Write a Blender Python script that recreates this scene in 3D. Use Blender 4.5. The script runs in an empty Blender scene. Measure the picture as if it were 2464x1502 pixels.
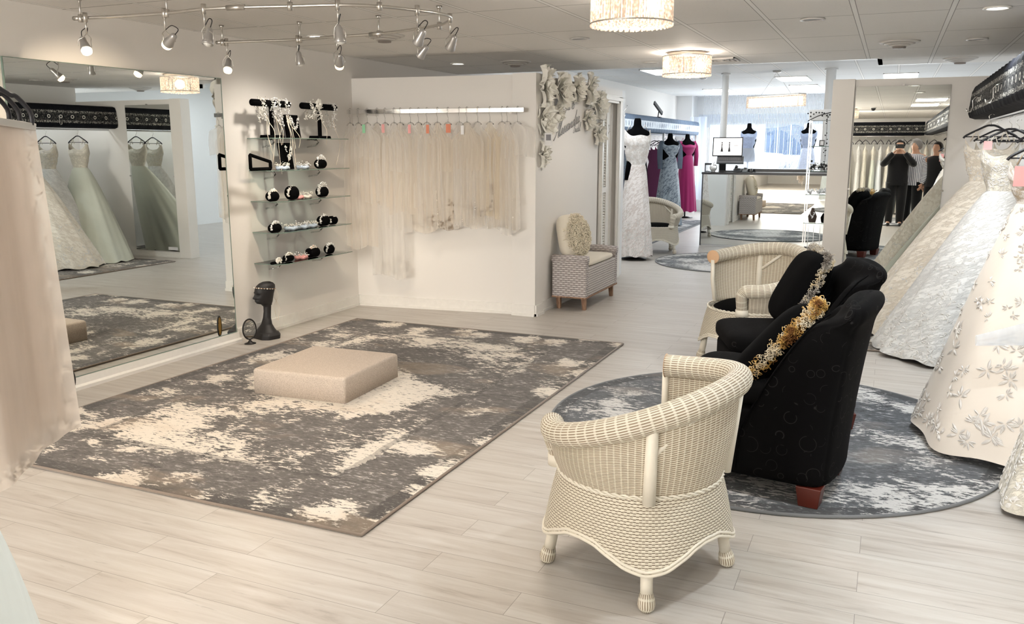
import bpy, math, random
from mathutils import Vector, Matrix, noise
sc = bpy.context.scene
COL = sc.collection
PI = math.pi
sin, cos = math.sin, math.cos
# ------------------------------------------------------------------ camera
F_PX, CX, CY, CAMH = 2060.0, 1232.0, 751.0, 1.5
PITCH = math.atan(399 / F_PX)
YAW = math.atan(918 / math.hypot(F_PX, 399))
cam_d = bpy.data.cameras.new('camera')
cam_d.sensor_width = 36.0
cam_d.lens = 36.0 * F_PX / 2464
cam_d.clip_start = 0.08
cam_d.clip_end = 200
cam = bpy.data.objects.new('camera', cam_d)
COL.objects.link(cam)
cam.location = (0, 0, CAMH)
cam.rotation_euler = (PI / 2 - PITCH, 0, YAW)
sc.camera = cam
FW = Vector((-sin(YAW) * cos(PITCH), cos(YAW) * cos(PITCH), -sin(PITCH)))
RT = Vector((cos(YAW), sin(YAW), 0))
UP = RT.cross(FW)
EYE = Vector((0, 0, CAMH))
def at(px, py, X=None, Y=None, Z=None):
    "point of the room on a plane of known X, Y or Z, measured from the photograph's survey"
    d = FW * F_PX + RT * (px - CX) - UP * (py - CY)
    if X is not None: t = X / d.x
    elif Y is not None: t = Y / d.y
    else: t = (Z - CAMH) / d.z
    return EYE + d * t
# ------------------------------------------------------------------ world / colour
w = bpy.data.worlds.new('world'); sc.world = w; w.use_nodes = True
wn = w.node_tree.nodes
wn['Background'].inputs[0].default_value = (0.86, 0.93, 1.0, 1)
wn['Background'].inputs[1].default_value = 3.2
sc.view_settings.view_transform = 'Standard'
sc.view_settings.look = 'None'
sc.view_settings.gamma = 1.0
sc.view_settings.exposure = 0.42
sc.view_settings.use_curve_mapping = False
cy = sc.cycles
cy.max_bounces = 8; cy.diffuse_bounces = 4; cy.glossy_bounces = 5; cy.transmission_bounces = 4
cy.transparent_max_bounces = 20
cy.use_adaptive_sampling = True; cy.adaptive_threshold = 0.025
cy.sample_clamp_indirect = 6.0
cy.caustics_reflective = False; cy.caustics_refractive = False
cy.use_denoising = True
LIGHT = dict(spot=36.0, down=55.0, trof_rear=10.0, trof_main=11.0, chand=30.0)
WARM = (1.0, 0.80, 0.58)
SOFT = (1.0, 0.90, 0.78)
COOL = (0.90, 0.96, 1.0)
# ceiling, partition and room sizes
ZC, ZR, ZP = 2.30, 2.62, 2.11
XL, XR = -4.60, 1.37

# ------------------------------------------------------------------ node helpers
def lin(c):
    return tuple((v / 12.92 if v <= 0.04045 else ((v + 0.055) / 1.055) ** 2.4) for v in c)
def rgb(r, g, b):
    return lin((r / 255, g / 255, b / 255)) + (1,)
class NT:
    def __init__(s, name):
        s.m = bpy.data.materials.new(name); s.m.use_nodes = True
        s.t = s.m.node_tree; s.n = s.t.nodes; s.l = s.t.links
        s.b = s.n['Principled BSDF']; s.out = s.n['Material Output']
    def node(s, typ, **kw):
        n = s.n.new(typ)
        for k, v in kw.items(): setattr(n, k, v)
        return n
    def put(s, sock, v):
        if v is None: return
        if hasattr(v, 'is_linked') or hasattr(v, 'links'): s.l.new(v, sock)
        else: sock.default_value = v
    def math(s, op, a, b=None, c=None, clamp=False):
        n = s.node('ShaderNodeMath', operation=op, use_clamp=clamp)
        s.put(n.inputs[0], a); s.put(n.inputs[1], b); s.put(n.inputs[2], c)
        return n.outputs[0]
    def coord(s, kind='Object', scale=(1, 1, 1), rot=(0, 0, 0), loc=(0, 0, 0)):
        c = s.node('ShaderNodeTexCoord'); m = s.node('ShaderNodeMapping')
        s.l.new(c.outputs[kind], m.inputs[0])
        m.inputs['Scale'].default_value = scale; m.inputs['Rotation'].default_value = rot; m.inputs['Location'].default_value = loc
        return m.outputs[0]
    def noise(s, vec, scale=5, detail=3, rough=0.5, dist=0):
        n = s.node('ShaderNodeTexNoise'); s.put(n.inputs['Vector'], vec)
        n.inputs['Scale'].default_value = scale; n.inputs['Detail'].default_value = detail
        n.inputs['Roughness'].default_value = rough; n.inputs['Distortion'].default_value = dist
        return n.outputs[0]
    def voro(s, vec, scale=5, feature='F1', rnd=1.0, out='Distance'):
        n = s.node('ShaderNodeTexVoronoi', feature=feature); s.put(n.inputs['Vector'], vec)
        n.inputs['Scale'].default_value = scale; n.inputs['Randomness'].default_value = rnd
        return n.outputs[out]
    def ramp(s, f, stops, interp='LINEAR'):
        n = s.node('ShaderNodeValToRGB'); s.put(n.inputs[0], f)
        n.color_ramp.interpolation = interp
        e = n.color_ramp.elements
        while len(e) < len(stops): e.new(0.5)
        for i, (p, c) in enumerate(stops):
            e[i].position = p
            e[i].color = c if len(c) == 4 else tuple(c) + (1,)
        return n.outputs[0]
    def mix(s, f, a, b, blend='MIX'):
        n = s.node('ShaderNodeMix', data_type='RGBA', blend_type=blend)
        s.put(n.inputs[0], f); s.put(n.inputs[6], a); s.put(n.inputs[7], b)
        return n.outputs[2]
    def sep(s, vec):
        n = s.node('ShaderNodeSeparateXYZ'); s.put(n.inputs[0], vec)
        return n.outputs[0], n.outputs[1], n.outputs[2]
    def comb(s, x, y, z=0.0):
        n = s.node('ShaderNodeCombineXYZ'); s.put(n.inputs[0], x); s.put(n.inputs[1], y); s.put(n.inputs[2], z)
        return n.outputs[0]
    def bump(s, h, strength=0.3, dist=0.01, normal=None):
        n = s.node('ShaderNodeBump'); s.put(n.inputs['Height'], h)
        n.inputs['Strength'].default_value = strength; n.inputs['Distance'].default_value = dist
        if normal is not None: s.put(n.inputs['Normal'], normal)
        s.l.new(n.outputs[0], s.b.inputs['Normal'])
        return n.outputs[0]
    def set(s, **kw):
        for k, v in kw.items():
            s.put(s.b.inputs[{'base': 'Base Color', 'rough': 'Roughness', 'metal': 'Metallic', 'spec': 'Specular IOR Level', 'alpha': 'Alpha',
                              'trans': 'Transmission Weight', 'emit': 'Emission Color', 'es': 'Emission Strength', 'sheen': 'Sheen Weight', 'coat': 'Coat Weight'}[k]], v)
        return s.m
    def sheer(s, opacity, colour, transl=0.4):
        "cloth one can see through: part transparent, part diffuse and translucent"
        tr = s.node('ShaderNodeBsdfTransparent'); d = s.node('ShaderNodeBsdfDiffuse'); tl = s.node('ShaderNodeBsdfTranslucent')
        m1 = s.node('ShaderNodeMixShader'); m2 = s.node('ShaderNodeMixShader')
        s.put(d.inputs[0], colour); s.put(tl.inputs[0], colour); m1.inputs[0].default_value = transl
        s.l.new(d.outputs[0], m1.inputs[1]); s.l.new(tl.outputs[0], m1.inputs[2])
        s.put(m2.inputs[0], opacity)
        s.l.new(tr.outputs[0], m2.inputs[1]); s.l.new(m1.outputs[0], m2.inputs[2])
        s.l.new(m2.outputs[0], s.out.inputs[0])
        return s.m
def plain(name, col, rough=0.5, metal=0.0, **kw):
    t = NT(name)
    nz = t.noise(t.coord(), 30, 2)
    c = t.mix(nz, tuple(v * 0.94 for v in col[:3]) + (1,), tuple(min(1, v * 1.05) for v in col[:3]) + (1,))
    return t.set(base=c, rough=rough, metal=metal, **kw)
def emissive(name, col, strength):
    t = NT(name); return t.set(base=(0.8, 0.8, 0.8, 1), emit=tuple(col) + (1,), es=strength)

# ------------------------------------------------------------------ materials
def m_wall(name, col):
    t = NT(name); o = t.coord()
    c = t.mix(t.noise(o, 1.3, 3), tuple(v * 0.97 for v in col[:3]) + (1,), col)
    t.bump(t.noise(o, 160, 2), 0.08, 0.002)
    return t.set(base=c, rough=0.62)
WALL = m_wall('wall_paint', (0.86, 0.835, 0.80, 1))
WALLC = m_wall('wall_paint_rear', (0.84, 0.85, 0.85, 1))
TRIM = plain('trim_gloss', (0.86, 0.84, 0.80, 1), 0.35)

def m_ceiling(name, dx, dy, x0, y0, col):
    t = NT(name); o = t.coord()
    x, y, z = t.sep(o)
    def line(v, d, o0):
        f = t.math('FRACT', t.math('DIVIDE', t.math('SUBTRACT', v, o0 - 50 * d), d))
        return t.math('MULTIPLY', t.math('ABSOLUTE', t.math('SUBTRACT', f, 0.5)), 2 * 0.5 * d)   # distance from cell middle, metres
    lx, ly = line(x, dx, x0), line(y, dy, y0)
    ex, ey = t.math('SUBTRACT', dx / 2, lx), t.math('SUBTRACT', dy / 2, ly)
    e = t.math('MINIMUM', ex, ey)
    bar = t.math('LESS_THAN', ex, 0.013)
    groove = t.math('MAXIMUM', t.math('LESS_THAN', t.math('ABSOLUTE', t.math('SUBTRACT', ex, 0.015)), 0.002), t.math('MULTIPLY', t.math('LESS_THAN', ey, 0.0045), t.math('SUBTRACT', 1.0, bar)))
    sp = t.math('GREATER_THAN', t.noise(o, 75, 3, 0.7), 0.66)
    c = t.mix(t.noise(o, 2, 2), tuple(v * 0.95 for v in col[:3]) + (1,), col)
    c = t.mix(t.math('MULTIPLY', sp, 0.22), c, (0.30, 0.28, 0.26, 1))
    c = t.mix(bar, c, (0.93, 0.92, 0.90, 1))
    c = t.mix(groove, c, (0.27, 0.26, 0.25, 1))
    h = t.math('ADD', t.math('MULTIPLY', bar, 1.0), t.math('MULTIPLY', t.noise(o, 90, 3), 0.2))
    t.bump(h, 0.4, 0.004)
    return t.set(base=c, rough=0.75)
CEIL = m_ceiling('ceiling_tile', 0.535, 1.06, -0.275, 5.95, (0.87, 0.85, 0.82, 1))
CEILR = m_ceiling('ceiling_tile_rear', 0.535, 1.06, -1.62, 15.0, (0.80, 0.81, 0.81, 1))

def m_floor():
    t = NT('floor_plank'); o = t.coord()
    br = t.node('ShaderNodeTexBrick'); t.put(br.inputs['Vector'], o)
    br.offset = 0.37; br.offset_frequency = 2
    br.inputs['Color1'].default_value = (0, 0, 0, 1); br.inputs['Color2'].default_value = (1, 1, 1, 1); br.inputs['Mortar'].default_value = (0.5, 0.5, 0.5, 1)
    br.inputs['Scale'].default_value = 1.0; br.inputs['Mortar Size'].default_value = 0.0012; br.inputs['Mortar Smooth'].default_value = 0.3
    br.inputs['Brick Width'].default_value = 1.05; br.inputs['Row Height'].default_value = 0.155
    x, y, z = t.sep(o)
    rnd = t.math('MULTIPLY', br.outputs[0], 7.0)
    o2 = t.comb(t.math('MULTIPLY', x, 1.1), t.math('ADD', t.math('MULTIPLY', y, 13.0), rnd), rnd)
    o3 = t.comb(t.math('MULTIPLY', x, 5.0), t.math('MULTIPLY', y, 60.0), rnd)
    g1 = t.noise(o2, 1.6, 5, 0.62, 0.6); g2 = t.noise(o3, 1.0, 4, 0.7)
    c = t.ramp(g1, [(0.28, rgb(186, 176, 166)), (0.42, rgb(214, 206, 197)), (0.58, rgb(226, 220, 212)), (0.75, rgb(236, 232, 226))])
    streak = t.ramp(g2, [(0.30, (1, 1, 1)), (0.38, (0, 0, 0))])
    c = t.mix(t.math('MULTIPLY', streak, 0.38), c, rgb(150, 141, 132))
    kn = t.voro(t.comb(t.math('MULTIPLY', x, 2.0), t.math('MULTIPLY', y, 5.5), 0.0), 1.0)
    knot = t.ramp(kn, [(0.0, (1, 1, 1)), (0.035, (0.2, 0.2, 0.2)), (0.05, (0.75, 0.75, 0.75)), (0.065, (0, 0, 0))])
    c = t.mix(t.math('MULTIPLY', knot, 0.35), c, rgb(140, 130, 120))
    c = t.mix(t.math('MULTIPLY', br.outputs[0], 0.10), c, rgb(190, 182, 174))
    c = t.mix(t.math('MULTIPLY', br.outputs['Fac'], 0.75), c, rgb(130, 122, 114))
    c = t.mix(1.0, c, (0.73, 0.73, 0.73, 1), 'MULTIPLY')
    t.bump(t.math('SUBTRACT', t.math('MULTIPLY', g2, 0.5), br.outputs['Fac']), 0.16, 0.002)
    r = t.math('ADD', 0.26, t.math('MULTIPLY', g1, 0.22))
    return t.set(base=c, rough=r, spec=0.5)
FLOOR = m_floor()

def m_rug(name, w, l, warm=1.0, round_=False, seed=0.0, light=0.0):
    "worn oriental rug; UV in metres from the rug's middle"
    t = NT(name)
    uv = t.coord('UV', loc=(seed, seed * 0.7, 0))
    raw = t.coord('UV')
    x, y, z = t.sep(raw)
    if round_:
        e = t.math('SUBTRACT', w / 2, t.math('SQRT', t.math('ADD', t.math('MULTIPLY', x, x), t.math('MULTIPLY', y, y))))
    else:
        e = t.math('MINIMUM', t.math('SUBTRACT', w / 2, t.math('ABSOLUTE', x)), t.math('SUBTRACT', l / 2, t.math('ABSOLUTE', y)))
    xs, ys, _ = t.sep(uv)
    st = t.comb(t.math('MULTIPLY', xs, 1.3), t.math('MULTIPLY', ys, 0.8), 0.0)
    big = t.noise(st, 1.5, 2, 0.5, 0.3)
    med = t.noise(t.comb(t.math('MULTIPLY', xs, 5.0), t.math('MULTIPLY', ys, 9.0), 1.0), 1.0, 5, 0.68, 0.8)
    fine = t.noise(t.comb(t.math('MULTIPLY', xs, 20.0), t.math('MULTIPLY', ys, 62.0), 4.0), 1.0, 4, 0.7, 0.5)
    tan_ = t.noise(t.comb(t.math('MULTIPLY', xs, 1.4), t.math('MULTIPLY', ys, 3.0), 9.0), 1.0, 3, 0.6, 0.4)
    # mirrored medallion layout: distance from the rug's axes
    ax, ay = t.math('ABSOLUTE', x), t.math('ABSOLUTE', y)
    lob = t.math('SINE', t.math('ADD', t.math('MULTIPLY', ay, 3.1 * PI / max(l / 2, 0.5)), t.math('MULTIPLY', ax, 3.0)))
    inner = t.math('GREATER_THAN', e, t.math('ADD', 0.30 if not round_ else -1.0, t.math('MULTIPLY', med, 0.24)))
    cr = t.math('ADD', t.math('MULTIPLY', big, 1.0), t.math('ADD', t.math('MULTIPLY', lob, 0.07), t.math('MULTIPLY', med, 0.75)))
    cr = t.math('ADD', cr, t.math('MULTIPLY', t.math('SUBTRACT', fine, 0.5), 1.0))
    cr = t.math('ADD', cr, light - (0.09 if round_ else 0))
    fieldm = t.ramp(cr, [(0.0, (0, 0, 0)), (0.87, (0, 0, 0)), (0.91, (1, 1, 1))])
    # border: repeating cream rosettes
    vb = t.voro(t.comb(t.math('MULTIPLY', xs, 3.6), t.math('MULTIPLY', ys, 3.6), 0.0), 1.0, rnd=0.65)
    bm = t.math('ADD', t.math('MULTIPLY', t.math('SUBTRACT', 0.62, vb), 0.8), t.math('ADD', t.math('MULTIPLY', med, 1.1), t.math('MULTIPLY', t.math('SUBTRACT', fine, 0.5), 1.0)))
    borderm = t.ramp(bm, [(0.0, (0, 0, 0)), (0.70, (0, 0, 0)), (0.80, (1, 1, 1))])
    m = t.mix(inner, borderm, fieldm)
    line = t.math('LESS_THAN', t.math('ABSOLUTE', t.math('SUBTRACT', e, t.math('ADD', 0.40, t.math('MULTIPLY', med, 0.06)))), 0.02)
    edge = t.math('LESS_THAN', e, t.math('ADD', 0.05, t.math('MULTIPLY', med, 0.07)))
    if warm > 0.5:
        dk, md, lt, cream, tn = rgb(48, 43, 39), rgb(98, 92, 87), rgb(152, 147, 142), rgb(226, 217, 204), rgb(190, 168, 142)
    else:
        dk, md, lt, cream, tn = rgb(38, 40, 43), rgb(88, 91, 95), rgb(146, 149, 152), rgb(206, 204, 201), rgb(176, 166, 158)
    g = t.math('ADD', t.math('MULTIPLY', fine, 0.65), t.math('MULTIPLY', med, 0.35))
    ground = t.ramp(g, [(0.40, dk), (0.47, md), (0.53, md), (0.585, lt)])
    c = t.mix(t.math('MULTIPLY', edge, 0.6), ground, dk)
    c = t.mix(m, c, cream)
    brk = t.ramp(fine, [(0.38, (1, 1, 1)), (0.42, (0, 0, 0))])
    c = t.mix(t.math('MULTIPLY', brk, 0.9), c, md)
    c = t.mix(t.math('MULTIPLY', t.ramp(tan_, [(0.56, (0, 0, 0)), (0.66, (1, 1, 1))]), 0.3), c, tn)
    c = t.mix(t.math('MULTIPLY', line, 0.0 if round_ else 0.4), c, dk)
    t.bump(t.noise(uv, 420, 2), 0.5, 0.003)
    return t.set(base=c, rough=0.95, spec=0.15, sheen=0.2)

def m_wicker(name, cream, dark, su=0.02, sv=0.0095, rows=0.5, strength=0.8):
    t = NT(name)
    x, y, z = t.sep(t.coord('UV'))
    v = t.math('DIVIDE', y, sv); u = t.math('DIVIDE', x, su)
    par = t.math('MODULO', t.math('ADD', t.math('FLOOR', v), 1000.0), 2.0)
    a = t.math('COSINE', t.math('MULTIPLY', t.math('ADD', u, t.math('MULTIPLY', par, rows)), 2 * PI))
    fr = t.math('FRACT', t.math('ADD', v, 1000.0))
    rowh = t.math('SINE', t.math('MULTIPLY', fr, PI))
    gap = t.ramp(rowh, [(0.0, (1, 1, 1)), (0.62, (0.9, 0.9, 0.9)), (0.85, (0, 0, 0))])
    a01 = t.math('ADD', t.math('MULTIPLY', a, 0.5), 0.5)
    am = t.ramp(a01, [(0.40, (0.06, 0.06, 0.06)), (0.70, (1, 1, 1))] if rows else [(0.03, (0.12, 0.12, 0.12)), (0.20, (0.85, 0.85, 0.85))])
    dk = t.math('MULTIPLY', gap, am)
    c = t.mix(t.noise(t.coord(), 9, 3), cream, tuple(vv * 0.88 for vv in cream[:3]) + (1,))
    c = t.mix(dk, c, dark)
    h = t.math('ADD', t.math('MULTIPLY', rowh, 0.6), t.math('MULTIPLY', t.math('SUBTRACT', 1.0, a01), 0.5))
    t.bump(h, strength, 0.004)
    return t.set(base=c, rough=0.5)
CREAM = (0.80, 0.74, 0.61, 1)
WICK = m_wicker('wicker_cream', CREAM, rgb(96, 74, 50), 0.021, 0.0095)
WICKB = m_wicker('wicker_fine', CREAM, rgb(142, 118, 88), 0.021, 0.0075, 0.0)
WICKR = m_wicker('wicker_roll', (0.84, 0.79, 0.67, 1), rgb(142, 120, 92), 0.034, 0.0090, 0.0)
CANE = plain('cane_wrap', (0.82, 0.77, 0.66, 1), 0.5)
WICKG = m_wicker('wicker_grey_wash', rgb(205, 198, 196), rgb(84, 70, 66), 0.052, 0.020, strength=1.0)
WICKG2 = m_wicker('wicker_grey_side', rgb(214, 208, 204), rgb(96, 86, 82), 0.030, 0.022, strength=1.0)

def m_cloth(name, col, rough=0.8, wv=600, sheen=0.3, spec=0.2):
    t = NT(name); o = t.coord()
    c = t.mix(t.noise(o, 6, 3), tuple(v * 0.9 for v in col[:3]) + (1,), col)
    t.bump(t.noise(o, wv, 2), 0.3, 0.001)
    return t.set(base=c, rough=rough, sheen=sheen, spec=spec)
BLACKV = m_cloth('black_velvet', (0.0022, 0.0022, 0.0025, 1), 0.95, 500, 0.0, 0.06)
OFFW = m_cloth('offwhite_canvas', rgb(232, 224, 208), 0.9)
def m_curl():
    t = NT('black_scroll_upholstery'); o = t.coord()
    rings = None
    for sc_, r0, sd in ((9.0, 0.30, 0.0), (14.0, 0.33, 3.1)):
        mp = t.coord(loc=(sd, sd, sd))
        n = t.node('ShaderNodeTexVoronoi', feature='F1'); t.put(n.inputs['Vector'], mp); n.inputs['Scale'].default_value = sc_
        n.inputs['Randomness'].default_value = 0.8
        r = t.math('LESS_THAN', t.math('ABSOLUTE', t.math('SUBTRACT', n.outputs['Distance'], r0)), 0.012)
        cut = t.math('GREATER_THAN', t.noise(mp, sc_ * 0.9, 1), 0.53)
        r = t.math('MULTIPLY', r, cut)
        rings = r if rings is None else t.math('MAXIMUM', rings, r)
    c = t.mix(rings, (0.0035, 0.0033, 0.0036, 1), (0.018, 0.017, 0.017, 1))
    t.bump(t.math('ADD', rings, t.math('MULTIPLY', t.noise(o, 500, 2), 0.3)), 0.4, 0.002)
    return t.set(base=c, rough=0.9, spec=0.08)
CURL = m_curl()
def m_carpet():
    t = NT('beige_carpet'); o = t.coord()
    c = t.ramp(t.noise(o, 260, 3, 0.8), [(0.3, rgb(176, 160, 146)), (0.5, rgb(214, 200, 186)), (0.7, rgb(236, 224, 212))])
    t.bump(t.noise(o, 420, 3), 0.8, 0.004)
    return t.set(base=c, rough=1.0, spec=0.1)
CARPET = m_carpet()
def m_gown(name, col, kind='lace', accent=None, glit=0.0):
    t = NT(name); uv = t.coord('UV'); o = t.coord()
    if kind == 'satin':
        c = t.mix(t.noise(uv, 3, 3), tuple(v * 0.93 for v in col[:3]) + (1,), col)
        t.bump(t.noise(uv, 4, 3, 0.5, 0.5), 0.25, 0.02)
        return t.set(base=c, rough=0.38, sheen=0.15)
    acc = accent or tuple(min(1, v * 1.06) for v in col[:3]) + (1,)
    lo = tuple(v * 0.91 for v in col[:3]) + (1,)
    if kind == 'tulle':
        c = t.mix(t.noise(uv, 5, 3), lo, col)
        t.bump(t.noise(uv, 30, 4, 0.7), 0.25, 0.004)
        return t.set(base=c, rough=0.85, sheen=0.3)
    vo = t.voro(uv, 30, rnd=1.0); n2 = t.noise(uv, 66, 4, 0.75, 1.0); big = t.noise(uv, 4, 2)
    pat = t.math('ADD', t.math('SUBTRACT', n2, t.math('MULTIPLY', vo, 0.35)), t.math('MULTIPLY', big, 0.45))
    p = t.ramp(pat, [(0.44, (0, 0, 0)), (0.56, (1, 1, 1))])
    c = t.mix(p, lo, acc)
    if glit:
        g = t.math('GREATER_THAN', t.noise(uv, 170, 1), 0.66)
        c = t.mix(t.math('MULTIPLY', g, glit), c, (0.35, 0.32, 0.30, 1))
    t.bump(p, 0.65, 0.004)
    return t.set(base=c, rough=0.6, sheen=0.2)
def m_sheer(name, col, op=0.45, edge=0.0, ribs=18):
    t = NT(name); uv = t.coord('UV')
    x, y, z = t.sep(uv)
    n = t.noise(t.comb(t.math('MULTIPLY', x, ribs), t.math('MULTIPLY', y, 1.2), 0.0), 1.0, 3, 0.6)
    op_ = t.math('ADD', op - 0.12, t.math('MULTIPLY', n, 0.24), clamp=True)
    return t.sheer(op_, col, 0.5)
CHROME = plain('chrome', (0.82, 0.81, 0.80, 1), 0.12, 1.0)
NICKEL = plain('brushed_nickel', (0.62, 0.60, 0.57, 1), 0.32, 1.0)
BLACKM = plain('black_metal', (0.02, 0.018, 0.017, 1), 0.4, 0.4)
BLACKP = plain('black_plastic', (0.012, 0.012, 0.013, 1), 0.35)
DARKG = plain('dark_grey_plastic', (0.06, 0.065, 0.07, 1), 0.45)
WHITEP = plain('white_plastic', (0.85, 0.85, 0.85, 1), 0.4)
BULB = emissive('lamp_lit', (1.0, 0.70, 0.36), 4.5)
FROST = plain('lamp_frosted', (0.75, 0.74, 0.70, 1), 0.3)
MIRROR = NT('mirror_silver').set(base=(0.90, 0.93, 0.91, 1), rough=0.0, metal=1.0)
REDWOOD = plain('red_brown_wood', rgb(88, 32, 20), 0.4)
BRASS = plain('dull_brass_board', rgb(190, 150, 70), 0.6)
PEARL = plain('pearl', (0.85, 0.82, 0.76, 1), 0.2)
PETAL = m_cloth('paper_petal', rgb(252, 250, 242), 0.85, sheen=0.1)
def m_wood():
    t = NT('weathered_wood'); x, y, z = t.sep(t.coord())
    c = t.ramp(t.noise(t.comb(t.math('MULTIPLY', x, 60.0), t.math('MULTIPLY', y, 60.0), t.math('MULTIPLY', z, 8.0)), 1.0, 3), [(0.3, rgb(112, 82, 62)), (0.7, rgb(172, 138, 112))])
    return t.set(base=c, rough=0.7)
WOOD = m_wood()
def m_glass(name='clear_glass', tint=(0.93, 0.98, 0.96, 1), k=0.12):
    t = NT(name)
    tr = t.node('ShaderNodeBsdfTransparent'); gl = t.node('ShaderNodeBsdfGlossy'); fr = t.node('ShaderNodeFresnel'); mx = t.node('ShaderNodeMixShader')
    tr.inputs[0].default_value = tint; gl.inputs['Roughness'].default_value = 0.02; fr.inputs[0].default_value = 1.45
    t.l.new(t.math('ADD', fr.outputs[0], k - 0.08, clamp=True), mx.inputs[0])
    t.l.new(tr.outputs[0], mx.inputs[1]); t.l.new(gl.outputs[0], mx.inputs[2]); t.l.new(mx.outputs[0], t.out.inputs[0])
    return t.m
GLASS = m_glass()
GLASSE = plain('glass_edge_green', rgb(120, 140, 130), 0.2)
def m_crystal(name, col, es):
    t = NT(name); o = t.coord()
    g = t.ramp(t.voro(o, 55, rnd=1.0), [(0.05, (1.0, 0.97, 0.90)), (0.35, (0.95, 0.74, 0.50)), (0.6, (0.42, 0.30, 0.22))])
    t.set(base=(0.22, 0.17, 0.13, 1), rough=0.1, emit=g, es=es)
    tr = t.node('ShaderNodeBsdfTransparent'); mx = t.node('ShaderNodeMixShader'); mx.inputs[0].default_value = 0.55
    t.l.new(tr.outputs[0], mx.inputs[1]); t.l.new(t.b.outputs[0], mx.inputs[2]); t.l.new(mx.outputs[0], t.out.inputs[0])
    return t.m
CRYS = m_crystal('crystal_rods_lit', None, 0.95)
CRYSI = emissive('chandelier_inner_glow', (1.0, 0.86, 0.66), 3.0)
GEM = NT('rhinestone').set(base=(0.95, 0.94, 0.92, 1), rough=0.15, metal=0.35)

def m_valance(name, base, lace, pitch=0.175, H=0.29, oval=(1.0, 1.0), hole=0.018, slots=False):
    "gathered satin with a band of metallic lace: medallions repeat along the length (UV metres)"
    t = NT(name); x, y, z = t.sep(t.coord('UV'))
    fx = t.math('SUBTRACT', t.math('FRACT', t.math('ADD', t.math('DIVIDE', x, pitch), 500.0)), 0.5)
    dx = t.math('MULTIPLY', fx, pitch * oval[0]); dy = t.math('MULTIPLY', t.math('SUBTRACT', y, H * 0.48), oval[1])
    d = t.math('SQRT', t.math('ADD', t.math('MULTIPLY', dx, dx), t.math('MULTIPLY', dy, dy)))
    band = t.math('LESS_THAN', t.math('ABSOLUTE', t.math('SUBTRACT', y, H * 0.48)), H * 0.27)
    ring = t.math('LESS_THAN', t.math('ABSOLUTE', t.math('SUBTRACT', d, hole)), 0.006)
    dark = t.math('LESS_THAN', t.math('ABSOLUTE', t.math('SUBTRACT', fx, 0.0)), 0.12)
    speck = t.math('GREATER_THAN', t.noise(t.comb(x, y, 0.0), 60, 3, 0.8, 1.5), 0.53)
    edge = t.math('GREATER_THAN', t.math('ABSOLUTE', t.math('SUBTRACT', y, H * 0.48)), H * 0.17)
    far = t.math('GREATER_THAN', d, hole * 1.9)
    lc = t.math('MULTIPLY', t.math('MULTIPLY', band, far), t.math('MULTIPLY', speck, t.math('ADD', 0.22, t.math('MULTIPLY', edge, 0.6))))
    lc = t.math('MAXIMUM', lc, t.math('MULTIPLY', ring, band))
    if slots:
        sl = t.math('LESS_THAN', d, hole)
        nb = t.math('LESS_THAN', t.math('ABSOLUTE', t.math('SUBTRACT', y, H * 0.48)), H * 0.22)
        lc = t.math('MULTIPLY', t.math('SUBTRACT', 1.0, sl), t.math('MULTIPLY', nb, t.math('ADD', 0.55, t.math('MULTIPLY', speck, 0.35))))
    c = t.mix(lc, t.mix(t.noise(t.comb(t.math('MULTIPLY', x, 25.0), y, 0.0), 1.0, 2), base, tuple(v * 1.8 for v in base[:3]) + (1,)), lace)
    h = t.noise(t.comb(t.math('MULTIPLY', x, 30.0), t.math('MULTIPLY', y, 3.0), 0.0), 1.0, 2)
    t.bump(t.math('ADD', h, lc), 0.5, 0.01)
    return t.set(base=c, rough=t.math('SUBTRACT', 0.70, t.math('MULTIPLY', lc, 0.3)), metal=t.math('MULTIPLY', lc, 0.35), spec=0.10)
VALB = m_valance('black_satin_valance', (0.006, 0.0065, 0.009, 1), (0.60, 0.58, 0.52, 1))
VALG = m_valance('slate_blue_valance', rgb(84, 98, 116), rgb(225, 232, 238), 0.17, 0.29, (2.2, 0.75), 0.034, True)

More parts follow.
